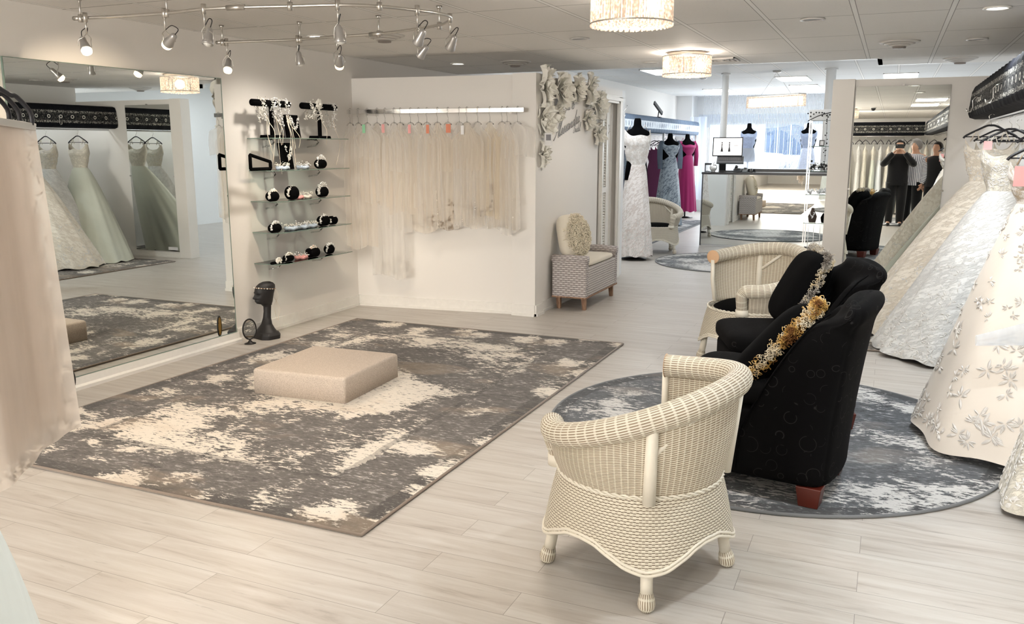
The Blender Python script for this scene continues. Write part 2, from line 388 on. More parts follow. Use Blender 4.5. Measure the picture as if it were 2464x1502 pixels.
# ------------------------------------------------------------------ mesh builder
class MB:
    def __init__(s): s.v = []; s.f = []; s.uv = []
    def add(s, vs, fs, uvs=None):
        o = len(s.v); s.v += [tuple(v) for v in vs]
        for i, f in enumerate(fs):
            s.f.append([o + k for k in f])
            if uvs is not None: s.uv.append([uvs[k] if not callable(uvs) else None for k in f] if not isinstance(uvs, dict) else uvs[i])
            else: s.uv.append(None)
        return s
    def box(s, x0, x1, y0, y1, z0, z1):
        v = [(x0, y0, z0), (x1, y0, z0), (x1, y1, z0), (x0, y1, z0), (x0, y0, z1), (x1, y0, z1), (x1, y1, z1), (x0, y1, z1)]
        return s.add(v, [(3, 2, 1, 0), (4, 5, 6, 7), (0, 1, 5, 4), (1, 2, 6, 5), (2, 3, 7, 6), (3, 0, 4, 7)])
    def xbox(s, M, sx, sy, sz):
        v = [M @ Vector(p) for p in ((-sx, -sy, -sz), (sx, -sy, -sz), (sx, sy, -sz), (-sx, sy, -sz), (-sx, -sy, sz), (sx, -sy, sz), (sx, sy, sz), (-sx, sy, sz))]
        return s.add(v, [(3, 2, 1, 0), (4, 5, 6, 7), (0, 1, 5, 4), (1, 2, 6, 5), (2, 3, 7, 6), (3, 0, 4, 7)])
    def grid(s, fn, nu, nv, cu=False, uvf=None, capb=False, capt=False):
        vs = []; uvs = []
        for j in range(nv + 1):
            for i in range(nu + (0 if cu else 1)):
                vs.append(fn(i / nu, j / nv))
        W = nu if cu else nu + 1
        fs = []; fu = {}
        for j in range(nv):
            for i in range(nu):
                a = j * W + i; b = j * W + (i + 1) % W; c = b + W; d = a + W
                fs.append((a, b, c, d))
                if uvf:
                    fu[len(fs) - 1] = [uvf(i / nu, j / nv), uvf((i + 1) / nu, j / nv), uvf((i + 1) / nu, (j + 1) / nv), uvf(i / nu, (j + 1) / nv)]
        if capb: fs.append(tuple(range(W))[::-1]); fu[len(fs) - 1] = None
        if capt: fs.append(tuple(range(nv * W, nv * W + W))); fu[len(fs) - 1] = None
        return s.add(vs, fs, fu if uvf else None)
    def tube(s, pts, r, n=8, closed=False, caps=True, uvs=None):
        pts = [Vector(p) for p in pts]; N = len(pts)
        rr = r if isinstance(r, (list, tuple)) else [r] * N
        T = []
        for i in range(N):
            a = pts[(i - 1) % N] if (closed or i > 0) else pts[0]; b = pts[(i + 1) % N] if (closed or i < N - 1) else pts[-1]
            t = (b - a); T.append(t.normalized() if t.length > 1e-9 else Vector((0, 0, 1)))
        ref = Vector((0, 0, 1)) if abs(T[0].z) < 0.9 else Vector((1, 0, 0))
        nrm = (ref - T[0] * ref.dot(T[0])).normalized(); fr = []
        for i in range(N):
            nrm = nrm - T[i] * nrm.dot(T[i])
            nrm = nrm.normalized() if nrm.length > 1e-6 else T[i].orthogonal().normalized()
            fr.append((nrm.copy(), T[i].cross(nrm)))
        L = [0.0]
        for i in range(1, N + 1): L.append(L[-1] + (pts[i % N] - pts[i - 1]).length)
        vs = []
        for i in range(N):
            for k in range(n):
                a = 2 * PI * k / n
                vs.append(pts[i] + (fr[i][0] * cos(a) + fr[i][1] * sin(a)) * rr[i])
        fs = []; fu = {}
        for i in range(N if closed else N - 1):
            j = (i + 1) % N
            for k in range(n):
                k2 = (k + 1) % n
                fs.append((i * n + k, i * n + k2, j * n + k2, j * n + k))
                rm = max(rr[i], rr[j])
                fu[len(fs) - 1] = [(L[i], k / n * 2 * PI * rm), (L[i], (k + 1) / n * 2 * PI * rm), (L[i + 1], (k + 1) / n * 2 * PI * rm), (L[i + 1], k / n * 2 * PI * rm)]
        if caps and not closed:
            fs.append(tuple(range(n))[::-1]); fu[len(fs) - 1] = None
            fs.append(tuple(range((N - 1) * n, N * n))); fu[len(fs) - 1] = None
        return s.add(vs, fs, fu)
    def lathe(s, prof, c=(0, 0, 0), n=20, sx=1.0, sy=1.0, M=None):
        vs = []; fs = []
        c = Vector(c)
        for r, z in prof:
            for k in range(n):
                a = 2 * PI * k / n
                p = Vector((r * cos(a) * sx, r * sin(a) * sy, z)); p = (M @ p) if M else p
                vs.append(c + p)
        for i in range(len(prof) - 1):
            for k in range(n):
                k2 = (k + 1) % n
                fs.append((i * n + k, i * n + k2, (i + 1) * n + k2, (i + 1) * n + k))
        if prof[0][0] > 1e-5: fs.append(tuple(range(n))[::-1])
        if prof[-1][0] > 1e-5: fs.append(tuple(range((len(prof) - 1) * n, len(prof) * n)))
        return s.add(vs, fs)
    def ball(s, c, r, n=8, m=6, sc3=(1, 1, 1), M=None):
        return s.lathe([(max(1e-6, r * sin(PI * i / m)), -r * cos(PI * i / m) * sc3[2]) for i in range(m + 1)], c, n, sc3[0], sc3[1], M)
    def prism(s, poly, axis, a, b):
        n = len(poly)
        def P(p, h):
            return {'x': (h, p[0], p[1]), 'y': (p[0], h, p[1]), 'z': (p[0], p[1], h)}[axis]
        vs = [P(p, a) for p in poly] + [P(p, b) for p in poly]
        fs = [tuple(range(n))[::-1], tuple(range(n, 2 * n))] + [(i, (i + 1) % n, n + (i + 1) % n, n + i) for i in range(n)]
        return s.add(vs, fs)
    def build(s, name, mat, parent=None, smooth=False, bevel=0.0, sub=0, world=False, solid=0.0, seg=2):
        me = bpy.data.meshes.new(name)
        off = Vector((0, 0, 0))
        if world and parent is not None: off = parent.location.copy()
        me.from_pydata([tuple(Vector(v) - off) for v in s.v], [], s.f)
        uvl = me.uv_layers.new(name='uv')
        li = 0
        for pi, p in enumerate(me.polygons):
            fu = s.uv[pi]
            if fu is None:
                n = p.normal
                ax = max(range(3), key=lambda q: abs(n[q]))
                for k in p.loop_indices:
                    co = me.vertices[me.loops[k].vertex_index].co + off
                    uvl.data[k].uv = (co.y, co.z) if ax == 0 else ((co.x, co.z) if ax == 1 else (co.x, co.y))
            else:
                for q, k in enumerate(p.loop_indices): uvl.data[k].uv = fu[q]
        me.materials.append(mat)
        if smooth:
            me.polygons.foreach_set('use_smooth', [True] * len(me.polygons))
        me.update()
        o = bpy.data.objects.new(name, me); COL.objects.link(o)
        if parent is not None: o.parent = parent
        if bevel:
            b = o.modifiers.new('bevel', 'BEVEL'); b.width = bevel; b.segments = seg; b.limit_method = 'ANGLE'; b.angle_limit = 0.6
            if smooth is False: me.polygons.foreach_set('use_smooth', [True] * len(me.polygons)); b.harden_normals = True
        if solid:
            q = o.modifiers.new('solid', 'SOLIDIFY'); q.thickness = solid; q.offset = 0
        if sub:
            q = o.modifiers.new('sub', 'SUBSURF'); q.levels = sub; q.render_levels = sub
        return o
def thing(name, label, cat, loc=(0, 0, 0), rotz=0.0, group=None):
    o = bpy.data.objects.new(name, None); COL.objects.link(o)
    o.location = loc; o.rotation_euler = (0, 0, rotz); o.empty_display_size = 0.1
    return tag(o, label, cat, group)
def tag(o, label, cat, group=None):
    o['label'] = label; o['category'] = cat
    if group: o['group'] = group
    return o
def struct(o):
    o['kind'] = 'structure'; return o
def dup(root, loc, rotz=None, label=None, group=None, scale=None):
    r = root.copy(); COL.objects.link(r); r.location = loc
    if rotz is not None: r.rotation_euler = (0, 0, rotz)
    if label: r['label'] = label
    if group: r['group'] = group
    if scale: r.scale = scale
    for ch in list(root.children):
        c = ch.copy(); COL.objects.link(c); c.parent = r
        for g in list(ch.children):
            d = g.copy(); COL.objects.link(d); d.parent = c
    return r
def lerp(a, b, t): return a + (b - a) * t
def ss(t): t = max(0, min(1, t)); return t * t * (3 - 2 * t)

# ================================================================== STRUCTURE
def sbox(name, mat, *boxes, bevel=0.0):
    m = MB()
    for b in boxes: m.box(*b)
    return struct(m.build(name, mat, bevel=bevel))
sbox('floor', FLOOR, (-4.9, 3.3, -10.2, 22.0, -0.12, 0.0))
sbox('ceiling', CEIL, (-4.75, XR + 2.0, -10.2, 8.95, ZC, ZC + 0.08), (-0.2, XR + 2.0, 8.95, 9.65, ZC, ZC + 0.08))
sbox('ceiling_rear', CEILR, (-4.75, 3.3, 8.9, 20.75, ZR, ZR + 0.08))
sbox('trim_soffit', TRIM, (-4.6, -0.18, 8.95, 8.99, ZC, ZR), (-0.2, -0.16, 8.99, 9.69, ZC, ZR), (-0.16, 3.2, 9.65, 9.69, ZC, ZR))
sbox('wall_left', WALL, (-4.75, XL, -10.2, 20.7, 0, ZR))
sbox('wall_right', WALL, (XR, XR + 0.12, -10.2, 8.86, 0, ZC))
sbox('wall_right_rear', WALLC, (3.1, 3.25, 8.86, 20.7, 0, ZR))
sbox('wall_back', WALL, (-4.75, XR + 0.12, -10.3, -10.15, 0, ZC))
# veil wall with its end pilaster, and the sign wall around the louvred doorway
VW = lambda x: 6.84 + (x + 4.58) * 0.123
m = MB()
m.prism([(-4.6, 6.84), (-2.9, VW(-2.9)), (-2.9, VW(-2.9) + 0.12), (-4.6, 6.96)], 'z', 0, ZP)
struct(m.build('wall_veils', WALL))
sbox('trim_pilaster', WALL, (-3.05, -2.83, 6.98, 7.15, 0, ZP + 0.005))
sbox('wall_sign', WALL, (-2.98, -2.86, 7.15, 8.80, 0, ZP), (-2.98, -2.86, 8.80, 9.66, 2.0, ZP + 0.01), (-2.98, -2.86, 9.56, 9.66, 0, 2.0))
sbox('wall_fitting_room', WALLC, (-4.6, -2.86, 9.66, 9.78, 0, ZP + 0.01))
# door casing + pair of louvred leaves
m = MB()
for a, b in ((8.84, 8.93), (9.47, 9.60)):
    m.box(-2.86, -2.835, a, b, 0, 2.04); m.box(-2.835, -2.825, a + 0.02, b - 0.03, 0, 2.02)
m.box(-2.86, -2.835, 8.84, 9.60, 1.965, 2.05); m.box(-2.835, -2.822, 8.86, 9.58, 1.99, 2.03)
struct(m.build('trim_door_casing', TRIM, bevel=0.003))
door = struct(MB().box(-2.93, -2.90, 8.93, 9.19, 0.02, 1.96).build('door_1', TRIM))
m = MB()
for k in range(60):
    z = 0.12 + k * 0.03
    m.add([(-2.90, 8.96, z), (-2.90, 9.16, z), (-2.878, 9.16, z - 0.012), (-2.878, 8.96, z - 0.012), (-2.90, 8.96, z + 0.008), (-2.90, 9.16, z + 0.008)],
          [(0, 3, 2, 1), (4, 5, 2, 3), (0, 4, 3), (1, 2, 5)])
m.build('louvre_panel', TRIM, door)
m = MB(); m.box(-2.90, -2.875, 8.93, 8.96, 0.02, 1.96); m.box(-2.90, -2.875, 9.16, 9.19, 0.02, 1.96); m.box(-2.90, -2.875, 8.96, 9.16, 1.0, 1.06); m.build('door_stile', TRIM, door)
door2 = struct(MB().box(-2.95, -2.92, 9.215, 9.46, 0.02, 1.96).build('door_2', TRIM))
m = MB(); m.box(-2.92, -2.905, 9.215, 9.25, 0.02, 1.96); m.box(-2.92, -2.905, 9.42, 9.46, 0.02, 1.96); m.build('door_stile', TRIM, door2)
MB().tube([(-2.905, 9.23, 1.72), (-2.88, 9.232, 1.73), (-2.87, 9.235, 1.66), (-2.905, 9.24, 1.62)], 0.006).build('door_latch', CHROME, door2, True)
# baseboards
def baseb(name, pts, h=0.10, d=0.014):
    m = MB()
    for (x0, y0, x1, y1) in pts:
        v = Vector((x1 - x0, y1 - y0, 0)); n = Vector((-v.y, v.x, 0)).normalized()
        for hh, dd in ((h, d), (0.022, d + 0.012)):
            a = Vector((x0, y0, 0)); b = Vector((x1, y1, 0)); na = n * dd
            m.add([a, b, b + na, a + na, a + Vector((0, 0, hh)), b + Vector((0, 0, hh)), b + na + Vector((0, 0, hh)), a + na + Vector((0, 0, hh))],
                  [(3, 2, 1, 0), (4, 5, 6, 7), (0, 1, 5, 4), (1, 2, 6, 5), (2, 3, 7, 6), (3, 0, 4, 7)])
    return struct(m.build(name, TRIM))
baseb('baseboard_left', [(XL, 6.84, XL, 5.14), (XL, 3.4, XL, -4.0)])
baseb('baseboard_veils', [(-3.05, VW(-3.05), XL, 6.84)])
baseb('baseboard_sign', [(-2.86, 8.84, -2.86, 7.15), (-2.83, 7.15, -2.83, 6.98), (-2.83, 6.98, -3.05, 6.98)])
baseb('baseboard_rear', [(XL, 20.5, XL, 9.78)])
# fitted wall mirror on the left, with white ledge below and thin dark edge
MY0, MY1, MZ0, MZ1 = 3.40, 5.12, 0.08, 1.99
wm = thing('wall_mirror', 'large frameless wall mirror fixed to the left wall, reflecting the gown racks opposite', 'mirror', (XL, (MY0 + MY1) / 2, MZ0))
MB().box(XL + 0.001, XL + 0.012, MY0, MY1, MZ0, MZ1).build('mirror_glass', MIRROR, wm, world=True)
m = MB(); e = 0.004
m.box(XL + 0.001, XL + 0.014, MY0 - e, MY0, MZ0, MZ1); m.box(XL + 0.001, XL + 0.014, MY1, MY1 + e, MZ0, MZ1); m.box(XL + 0.001, XL + 0.014, MY0 - e, MY1 + e, MZ1, MZ1 + e); m.box(XL + 0.001, XL + 0.014, MY0 - e, MY1 + e, MZ0 - e, MZ0)
m.build('mirror_edge', GLASSE, wm, world=True)
m = MB(); m.prism([(XL, 0), (XL + 0.05, 0), (XL + 0.05, 0.02), (XL + 0.028, 0.03), (XL + 0.022, 0.074), (XL, 0.076)], 'y', MY0 - 0.05, MY1 + 0.02)
struct(m.build('trim_mirror_ledge', TRIM))
# partition with the full-length mirror, right of centre
PY = 8.85
sbox('wall_partition', WALL, (-0.37, XR, PY, PY + 0.12, 0, ZP))
sbox('trim_partition_post', WALL, (-0.565, -0.37, PY - 0.025, PY + 0.14, 0, ZP + 0.005), bevel=0.004)
baseb('baseboard_partition', [(XR, PY, -0.37, PY)], 0.07)
pm = thing('full_length_mirror', 'tall frameless mirror on the white partition, reflecting three people and a gown rack', 'mirror', (0.035, PY, 0.085))
MB().box(-0.358, 0.435, PY - 0.01, PY - 0.001, 0.085, 2.045).build('mirror_glass', MIRROR, pm, world=True)
for x, z in ((0.04, 2.05), (-0.36, 1.1), (0.437, 1.1)): MB().box(x - 0.012, x + 0.012, PY - 0.016, PY - 0.001, z - 0.008, z + 0.008).build('mirror_clip', CHROME, pm, world=True)
m = MB().box(-0.33, -0.16, PY - 0.0125, PY - 0.0105, 0.10, 0.145); m.build('notice_sticker', WHITEP, pm, world=True)
# rear room: shop front
BY = 20.5
WX0, WX1, WZ0, WZ1 = -4.0, 1.6, 0.55, 2.02
sbox('wall_front', WALLC, (-4.6, WX0, BY, BY + 0.15, 0, ZR), (WX1, 3.2, BY, BY + 0.15, 0, ZR), (WX0, WX1, BY, BY + 0.15, 0, WZ0), (WX0, WX1, BY, BY + 0.15, WZ1, ZR))
sbox('trim_wall_return', WALLC, (-4.6, -4.25, 19.9, BY, 0, ZR))
win = sbox('window_1', TRIM, (WX0, WX1, BY - 0.02, BY + 0.1, WZ1 - 0.03, WZ1 + 0.03), (WX0, WX1, BY - 0.25, BY + 0.1, WZ0 - 0.04, WZ0), (WX0, WX0 + 0.05, BY, BY + 0.1, WZ0, WZ1), (-0.95, -0.89, BY, BY + 0.1, WZ0, WZ1))
MB().box(WX0, WX1, BY + 0.05, BY + 0.056, WZ0, WZ1).build('window_pane', GLASS, win)
for px, py, r, nm in ((1747, 177, 0.052, 'trim_column_1'), (2001, 165, 0.07, 'trim_column_2')):
    p = at(px, py, Z=ZR)
    m = MB().lathe([(r, 0), (r, ZR - 0.02), (r * 1.35, ZR - 0.018), (r * 1.35, ZR)], (p.x, p.y, 0), 24)
    struct(m.build(nm, WALLC, smooth=False, bevel=0.002))
# rear partition of the back rack (behind the camera, seen in the mirror)
sbox('wall_back_rack', WALL, (-1.6, XR, -4.05, -3.93, 0, ZP))

# ------------------------------------------------------------------ street outside the window
STREET = plain('pale_street', (0.75, 0.78, 0.82, 1), 0.9)
sbox('ground_outside', STREET, (-40, 40, 22.0, 60, -0.3, -0.2))
def m_facade():
    t = NT('pale_brick_facade'); x, y, z = t.sep(t.coord())
    br = t.node('ShaderNodeTexBrick'); t.put(br.inputs['Vector'], t.comb(x, z, 0.0)); br.inputs['Scale'].default_value = 3.0
    br.inputs['Color1'].default_value = (0.78, 0.72, 0.74, 1); br.inputs['Color2'].default_value = (0.70, 0.64, 0.67, 1); br.inputs['Mortar'].default_value = (0.85, 0.84, 0.85, 1)
    return t.set(base=br.outputs[0], rough=0.9)
fb = thing('street_building', 'pale brick building across the street seen through the shop window', 'building', (-8, 38, 0))
m = MB(); m.box(-26, 14, 38, 44, -0.3, 12); m.build('wall', m_facade(), fb, world=True)
FW_ = plain('white_window_frame', (0.85, 0.85, 0.86, 1), 0.5); DG = plain('dark_window_glass', (0.10, 0.13, 0.22, 1), 0.1)
for xx in (-13.0, -8.9, -4.2, 0.5):
    fr = MB().box(xx - 1.0, xx + 1.0, 37.85, 38.0, 0.9, 3.4).build('window', FW_, fb, world=True)
    m = MB()
    for i in range(3):
        m.box(xx - 0.75 + i * 0.52, xx - 0.29 + i * 0.52, 37.8, 37.86, 1.15, 3.1)
    o = m.build('pane', DG, None); o.parent = fr; o.location = (0, 0, 0); o.data.transform(Matrix.Translation(-fb.location))
# parked car outside
car = thing('parked_car', 'white car parked outside the shop window', 'car', (-4.4, 29.5, -0.2))
def carf(u, v):
    # side profile along x swept across y
    P = [(-2.2, 0.35), (-2.25, 0.75), (-1.9, 0.95), (-1.1, 1.02), (-0.55, 1.42), (0.2, 1.52), (1.0, 1.46), (1.7, 1.08), (2.15, 1.0), (2.25, 0.6), (2.2, 0.35)]
    i = u * (len(P) - 1); k = min(int(i), len(P) - 2); f = i - k
    x = lerp(P[k][0], P[k + 1][0], f); z = lerp(P[k][1], P[k + 1][1], f)
    y = (v - 0.5) * 1.75 * (1 - 0.18 * max(0, z - 0.95) / 0.55)
    return (x, y, z)
m = MB().grid(carf, 40, 6); m.add([carf(u / 40, 0) for u in range(41)], [tuple(range(41))]); m.add([carf(u / 40, 1) for u in range(41)], [tuple(range(41))[::-1]])
m.build('body', plain('white_car_paint', (0.85, 0.88, 0.9, 1), 0.25), car, True)
m = MB(); m.add([(-0.95, -0.80, 1.05), (1.5, -0.80, 1.05), (0.9, -0.74, 1.42), (-0.45, -0.74, 1.40)], [(0, 1, 2, 3)]); m.build('side_window', DG, car)
for sx in (-1.35, 1.35):
    MB().lathe([(0.001, -0.1), (0.32, -0.1), (0.33, 0.1), (0.001, 0.1)], (sx, -0.78, 0.32), 20, M=Matrix.Rotation(PI / 2, 4, 'X')).build('wheel', BLACKP, car, True)

# ------------------------------------------------------------------ rugs
def rect_rug(name, label, x0, x1, y0, y1, warm, seed, light=0.0):
    w_, l_ = x1 - x0, y1 - y0
    cx, cy_ = (x0 + x1) / 2, (y0 + y1) / 2
    r = thing(name, label, 'rug', (cx, cy_, 0))
    m = MB().grid(lambda u, v: ((u - .5) * w_, (v - .5) * l_, 0.012 + 0.0015 * sin(9 * u + 7 * v)), 24, 36, uvf=lambda u, v: ((u - .5) * w_, (v - .5) * l_))
    m.build('pile', m_rug(name + '_pile', w_, l_, warm, False, seed, light), r, True)
    hw, hl = w_ / 2, l_ / 2
    MB().tube([(-hw, -hl, 0.008), (hw, -hl, 0.008), (hw, hl, 0.008), (-hw, hl, 0.008)], 0.008, 6, True).build('bound_edge', RUGEDGE if warm > .5 else RUGEDGEC, r, True)
    return r
RUGEDGE = m_cloth('rug_edge_taupe', rgb(140, 126, 114), 0.9)
RUGEDGEC = m_cloth('rug_edge_grey', rgb(120, 122, 124), 0.9)
rect_rug('area_rug', 'large worn grey and cream oriental rug under the carpeted platform', -4.21, -1.79, 2.62, 6.22, 1.0, 3.3)
rect_rug('area_rug', 'grey and cream rug lying under the gowns beside the partition mirror', -0.6, 1.2, 6.75, 8.5, 1.0, 11.0, 0.05)
rect_rug('area_rug', 'pale grey rug in front of the blue valance rack in the rear room', -4.45, -3.35, 12.2, 17.6, 0.0, 5.5, 0.12)
rect_rug('area_rug', 'grey rug behind the photographer seen in the mirror', -1.3, 0.3, -2.2, -0.3, 0.0, 8.5, 0.08)
def round_rug(label, c, R, seed, light=0.0):
    r = thing('round_rug', label, 'rug', (c[0], c[1], 0))
    m = MB().grid(lambda u, v: (R * (v) * cos(2 * PI * u), R * v * sin(2 * PI * u), 0.011), 64, 12, cu=True, uvf=lambda u, v: (R * v * cos(2 * PI * u), R * v * sin(2 * PI * u)))
    m.build('pile', m_rug('round_pile', 2 * R, 2 * R, 0.0, True, seed, light), r, True)
    MB().tube([(R * cos(2 * PI * k / 72), R * sin(2 * PI * k / 72), 0.008) for k in range(72)], 0.008, 6, True).build('bound_edge', RUGEDGEC, r, True)
round_rug('round grey and cream rug under the two black armchairs', (-0.53, 4.62), 1.16, 2.0, 0.0)
round_rug('round pale grey rug in front of the mirrored counter', (-1.83, 11.35), 0.98, 6.0, 0.1)

# ------------------------------------------------------------------ carpeted platform

pf = thing('fitting_platform', 'low square beige carpeted platform standing on the large rug', 'platform', (-3.175, 4.35, 0.014), 0.05)
def rbox(hx, hy, z0, z1, r, n=6):
    m = MB(); ring = []
    for (sx, sy, a0) in ((1, 1, 0), (-1, 1, 90), (-1, -1, 180), (1, -1, 270)):
        for k in range(n + 1):
            a = math.radians(a0 + 90 * k / n); ring.append((sx * (hx - r) + r * cos(a), sy * (hy - r) + r * sin(a)))
    L = [(z0, 0.0)] + [(z1 - r + r * sin(PI / 2 * k / n), r * (1 - cos(PI / 2 * k / n))) for k in range(n + 1)]
    N = len(ring); vs = []; fs = []
    for z, ins in L:
        for x, y in ring: vs.append((x - math.copysign(ins, x), y - math.copysign(ins, y), z))
    for i in range(len(L) - 1):
        for k in range(N): fs.append((i * N + k, i * N + (k + 1) % N, (i + 1) * N + (k + 1) % N, (i + 1) * N + k))
    fs.append(tuple(range(N))[::-1]); fs.append(tuple(range((len(L) - 1) * N, len(L) * N)))
    return m.add(vs, fs)
rbox(0.325, 0.332, 0.0, 0.155, 0.02).build('carpeted_box', CARPET, pf, True)

# ================================================================== LAMPS
def spot(name, loc, tgt, watts, col, size=1.2, blend=0.6, rad=0.03, parent=None):
    d = bpy.data.lights.new(name, 'SPOT'); d.energy = watts; d.color = col; d.spot_size = size; d.spot_blend = blend; d.shadow_soft_size = rad
    o = bpy.data.objects.new(name, d); COL.objects.link(o)
    v = Vector(tgt) - Vector(loc); o.rotation_euler = v.to_track_quat('-Z', 'Y').to_euler()
    if parent: o.parent = parent; o.location = Vector(loc) - parent.location
    else: o.location = loc
    return o
# recessed round downlights
RIMG = plain('downlight_trim', (0.66, 0.64, 0.62, 1), 0.4); DLIT = emissive('downlight_glow', (1.0, 0.95, 0.86), 9.0)
DOFF = plain('downlight_off', (0.33, 0.34, 0.36, 1), 0.35)
def downlight(x, y, lit, label, watts=None, col=SOFT):
    t = thing('recessed_downlight', label, 'ceiling light', (x, y, ZC - 0.001))
    MB().lathe([(0.058, 0.0), (0.075, -0.001), (0.078, -0.008), (0.06, -0.010), (0.055, -0.004), (0.055, 0.0)], (0, 0, 0), 28).build('trim_ring', RIMG if not lit else TRIM, t, True)
    MB().lathe([(0.056, -0.003), (0.001, -0.006)], (0, 0, 0), 24).build('lens', DLIT if lit else DOFF, t, True)
    if lit: spot('downlight_lamp', (x, y, ZC - 0.02), (x, y, 0), watts or LIGHT['down'], col, 2.6, 0.9, 0.06, t)
downlight(-3.955, 5.455, True, 'lit recessed downlight above the jewellery shelves')
downlight(-3.974, 7.762, True, 'lit recessed downlight beyond the top of the veil wall', 15)
downlight(-2.23, 6.372, False, 'unlit recessed downlight in front of the flower wall')
downlight(-0.536, 6.014, False, 'unlit recessed downlight in the middle of the main ceiling')
downlight(0.495, 5.957, True, 'lit recessed downlight above the gown rack on the right', 75, COOL)
downlight(0.52, 7.602, False, 'unlit recessed downlight near the partition mirror')
downlight(-2.224, 8.435, False, 'unlit recessed downlight near the doorway end of the ceiling')
downlight(0.30, 3.1, True, 'unseen cool fill downlight above the photo on the right', 60, COOL)  # unseen lamp above the frame, made stronger to brighten the right side
downlight(0.20, 4.75, True, 'added cool fill downlight between the armchairs and the gown rack', 48, COOL)  # added out of view to brighten the gowns and partition
downlight(-1.35, 3.3, True, 'added fill downlight above the nearest wicker chair', 38)  # unseen lamp added to fill the middle of the room
downlight(-2.6, 2.4, True, 'added fill downlight above the photo on the left', 26)  # unseen lamp put in to raise the light on the left
# round diffusers
VENTM = plain('vent_enamel', (0.62, 0.60, 0.57, 1), 0.5)
def vent(x, y, label, z=ZC):
    t = thing('air_diffuser', label, 'air vent', (x, y, z - 0.001))
    m = MB()
    for r, d in ((0.15, 0.0), (0.115, 0.012), (0.08, 0.024)): m.lathe([(r, -d), (r - 0.004, -d - 0.006), (r - 0.032, -d - 0.016), (r - 0.034, -d - 0.010)], (0, 0, 0), 30)
    m.build('cone_ring', VENTM, t, True)
    MB().lathe([(0.05, -0.030), (0.048, -0.05), (0.001, -0.052)], (0, 0, 0), 24).build('centre_disc', plain('vent_dark', (0.25, 0.22, 0.2, 1), 0.5), t, True)
vent(-3.487, 5.633, 'round air diffuser behind the curved track light')
vent(-3.392, 7.834, 'round air diffuser over the veil wall')
vent(-0.018, 7.567, 'round air diffuser in front of the partition mirror')
vent(0.505, 9.2, 'round air diffuser at the edge of the dropped ceiling on the right')
t = thing('square_air_vent', 'square louvred air vent behind the small crystal drum light', 'air vent', (-1.55, 8.4, ZC - 0.002))
m = MB()
for k in range(4):
    a = 0.16 - k * 0.04
    m.box(-a, a, -a, -a + 0.012, -0.012, 0); m.box(-a, a, a - 0.012, a, -0.012, 0); m.box(-a, -a + 0.012, -a, a, -0.012, 0); m.box(a - 0.012, a, -a, a, -0.012, 0)
m.build('louvre_frame', VENTM, t)
# fluorescent troffers
TROF = emissive('troffer_diffuser', (0.93, 0.97, 1.0), LIGHT['trof_rear']); TROFN = emissive('troffer_diffuser_near', (1.0, 0.965, 0.92), 6.0); TROFM = emissive('troffer_diffuser_main', (1.0, 0.965, 0.92), LIGHT['trof_main'])
def troffer(x, y, z, label, mat, rot=False):
    t = thing('ceiling_light_panel', label, 'ceiling light', (x, y, z - 0.001))
    a, b = (0.255, 0.52) if not rot else (0.52, 0.255)
    MB().box(-a + .012, a - .012, -b + .012, b - .012, -0.006, -0.002).build('diffuser', mat, t)
    m = MB(); m.box(-a, a, -b, -b + .014, -0.012, 0); m.box(-a, a, b - .014, b, -0.012, 0); m.box(-a, -a + .014, -b, b, -0.012, 0); m.box(a - .014, a, -b, b, -0.012, 0)
    m.build('panel_frame', TRIM, t)
troffer(-3.30, 13.35, ZR, 'lit ceiling panel just beyond the flower wall', TROF)
troffer(-1.62, 15.55, ZR, 'lit ceiling panel above the mirrored counter', TROF)
troffer(-1.62, 17.65, ZR, 'lit ceiling panel above the linear crystal light, nearer the window', TROF)
troffer(-3.32, 18.15, ZR, 'lit ceiling panel beyond the left white column', TROF)
troffer(0.02, 15.55, ZR, 'lit ceiling panel seen above the partition mirror', TROF)
troffer(-1.62, 10.25, ZR, 'added fill panel hidden above the edge of the dropped ceiling near the counter', TROF)  # unseen panel added to light the corridor floor
troffer(-3.30, 10.6, ZR, 'added fill panel hidden above the edge of the dropped ceiling by the beaded gown', TROF)  # added out of view to brighten the door casing and beaded gown
troffer(1.9, 12.5, ZR, 'added fill panel hidden on the right of the rear room', TROF)  # unseen panel added for more light from the right
troffer(-1.08, -1.35, ZC, 'lit ceiling panel behind the camera beside the third drum light', TROFM)
troffer(0.5, -1.35, ZC, 'lit ceiling panel behind the camera near the right wall', TROFM)
troffer(-3.2, -1.35, ZC, 'added fill panel behind the camera on the left side', TROFM)  # unseen panel put in to light surfaces that face the camera
troffer(-2.1, 0.75, ZC, 'added fill panel above the camera on the left', TROFN)  # added overhead, out of view, as fill for the near veils and floor
troffer(0.54, 0.75, ZC, 'added fill panel above the camera on the right', TROFN)  # unseen overhead panel added as fill for the right foreground
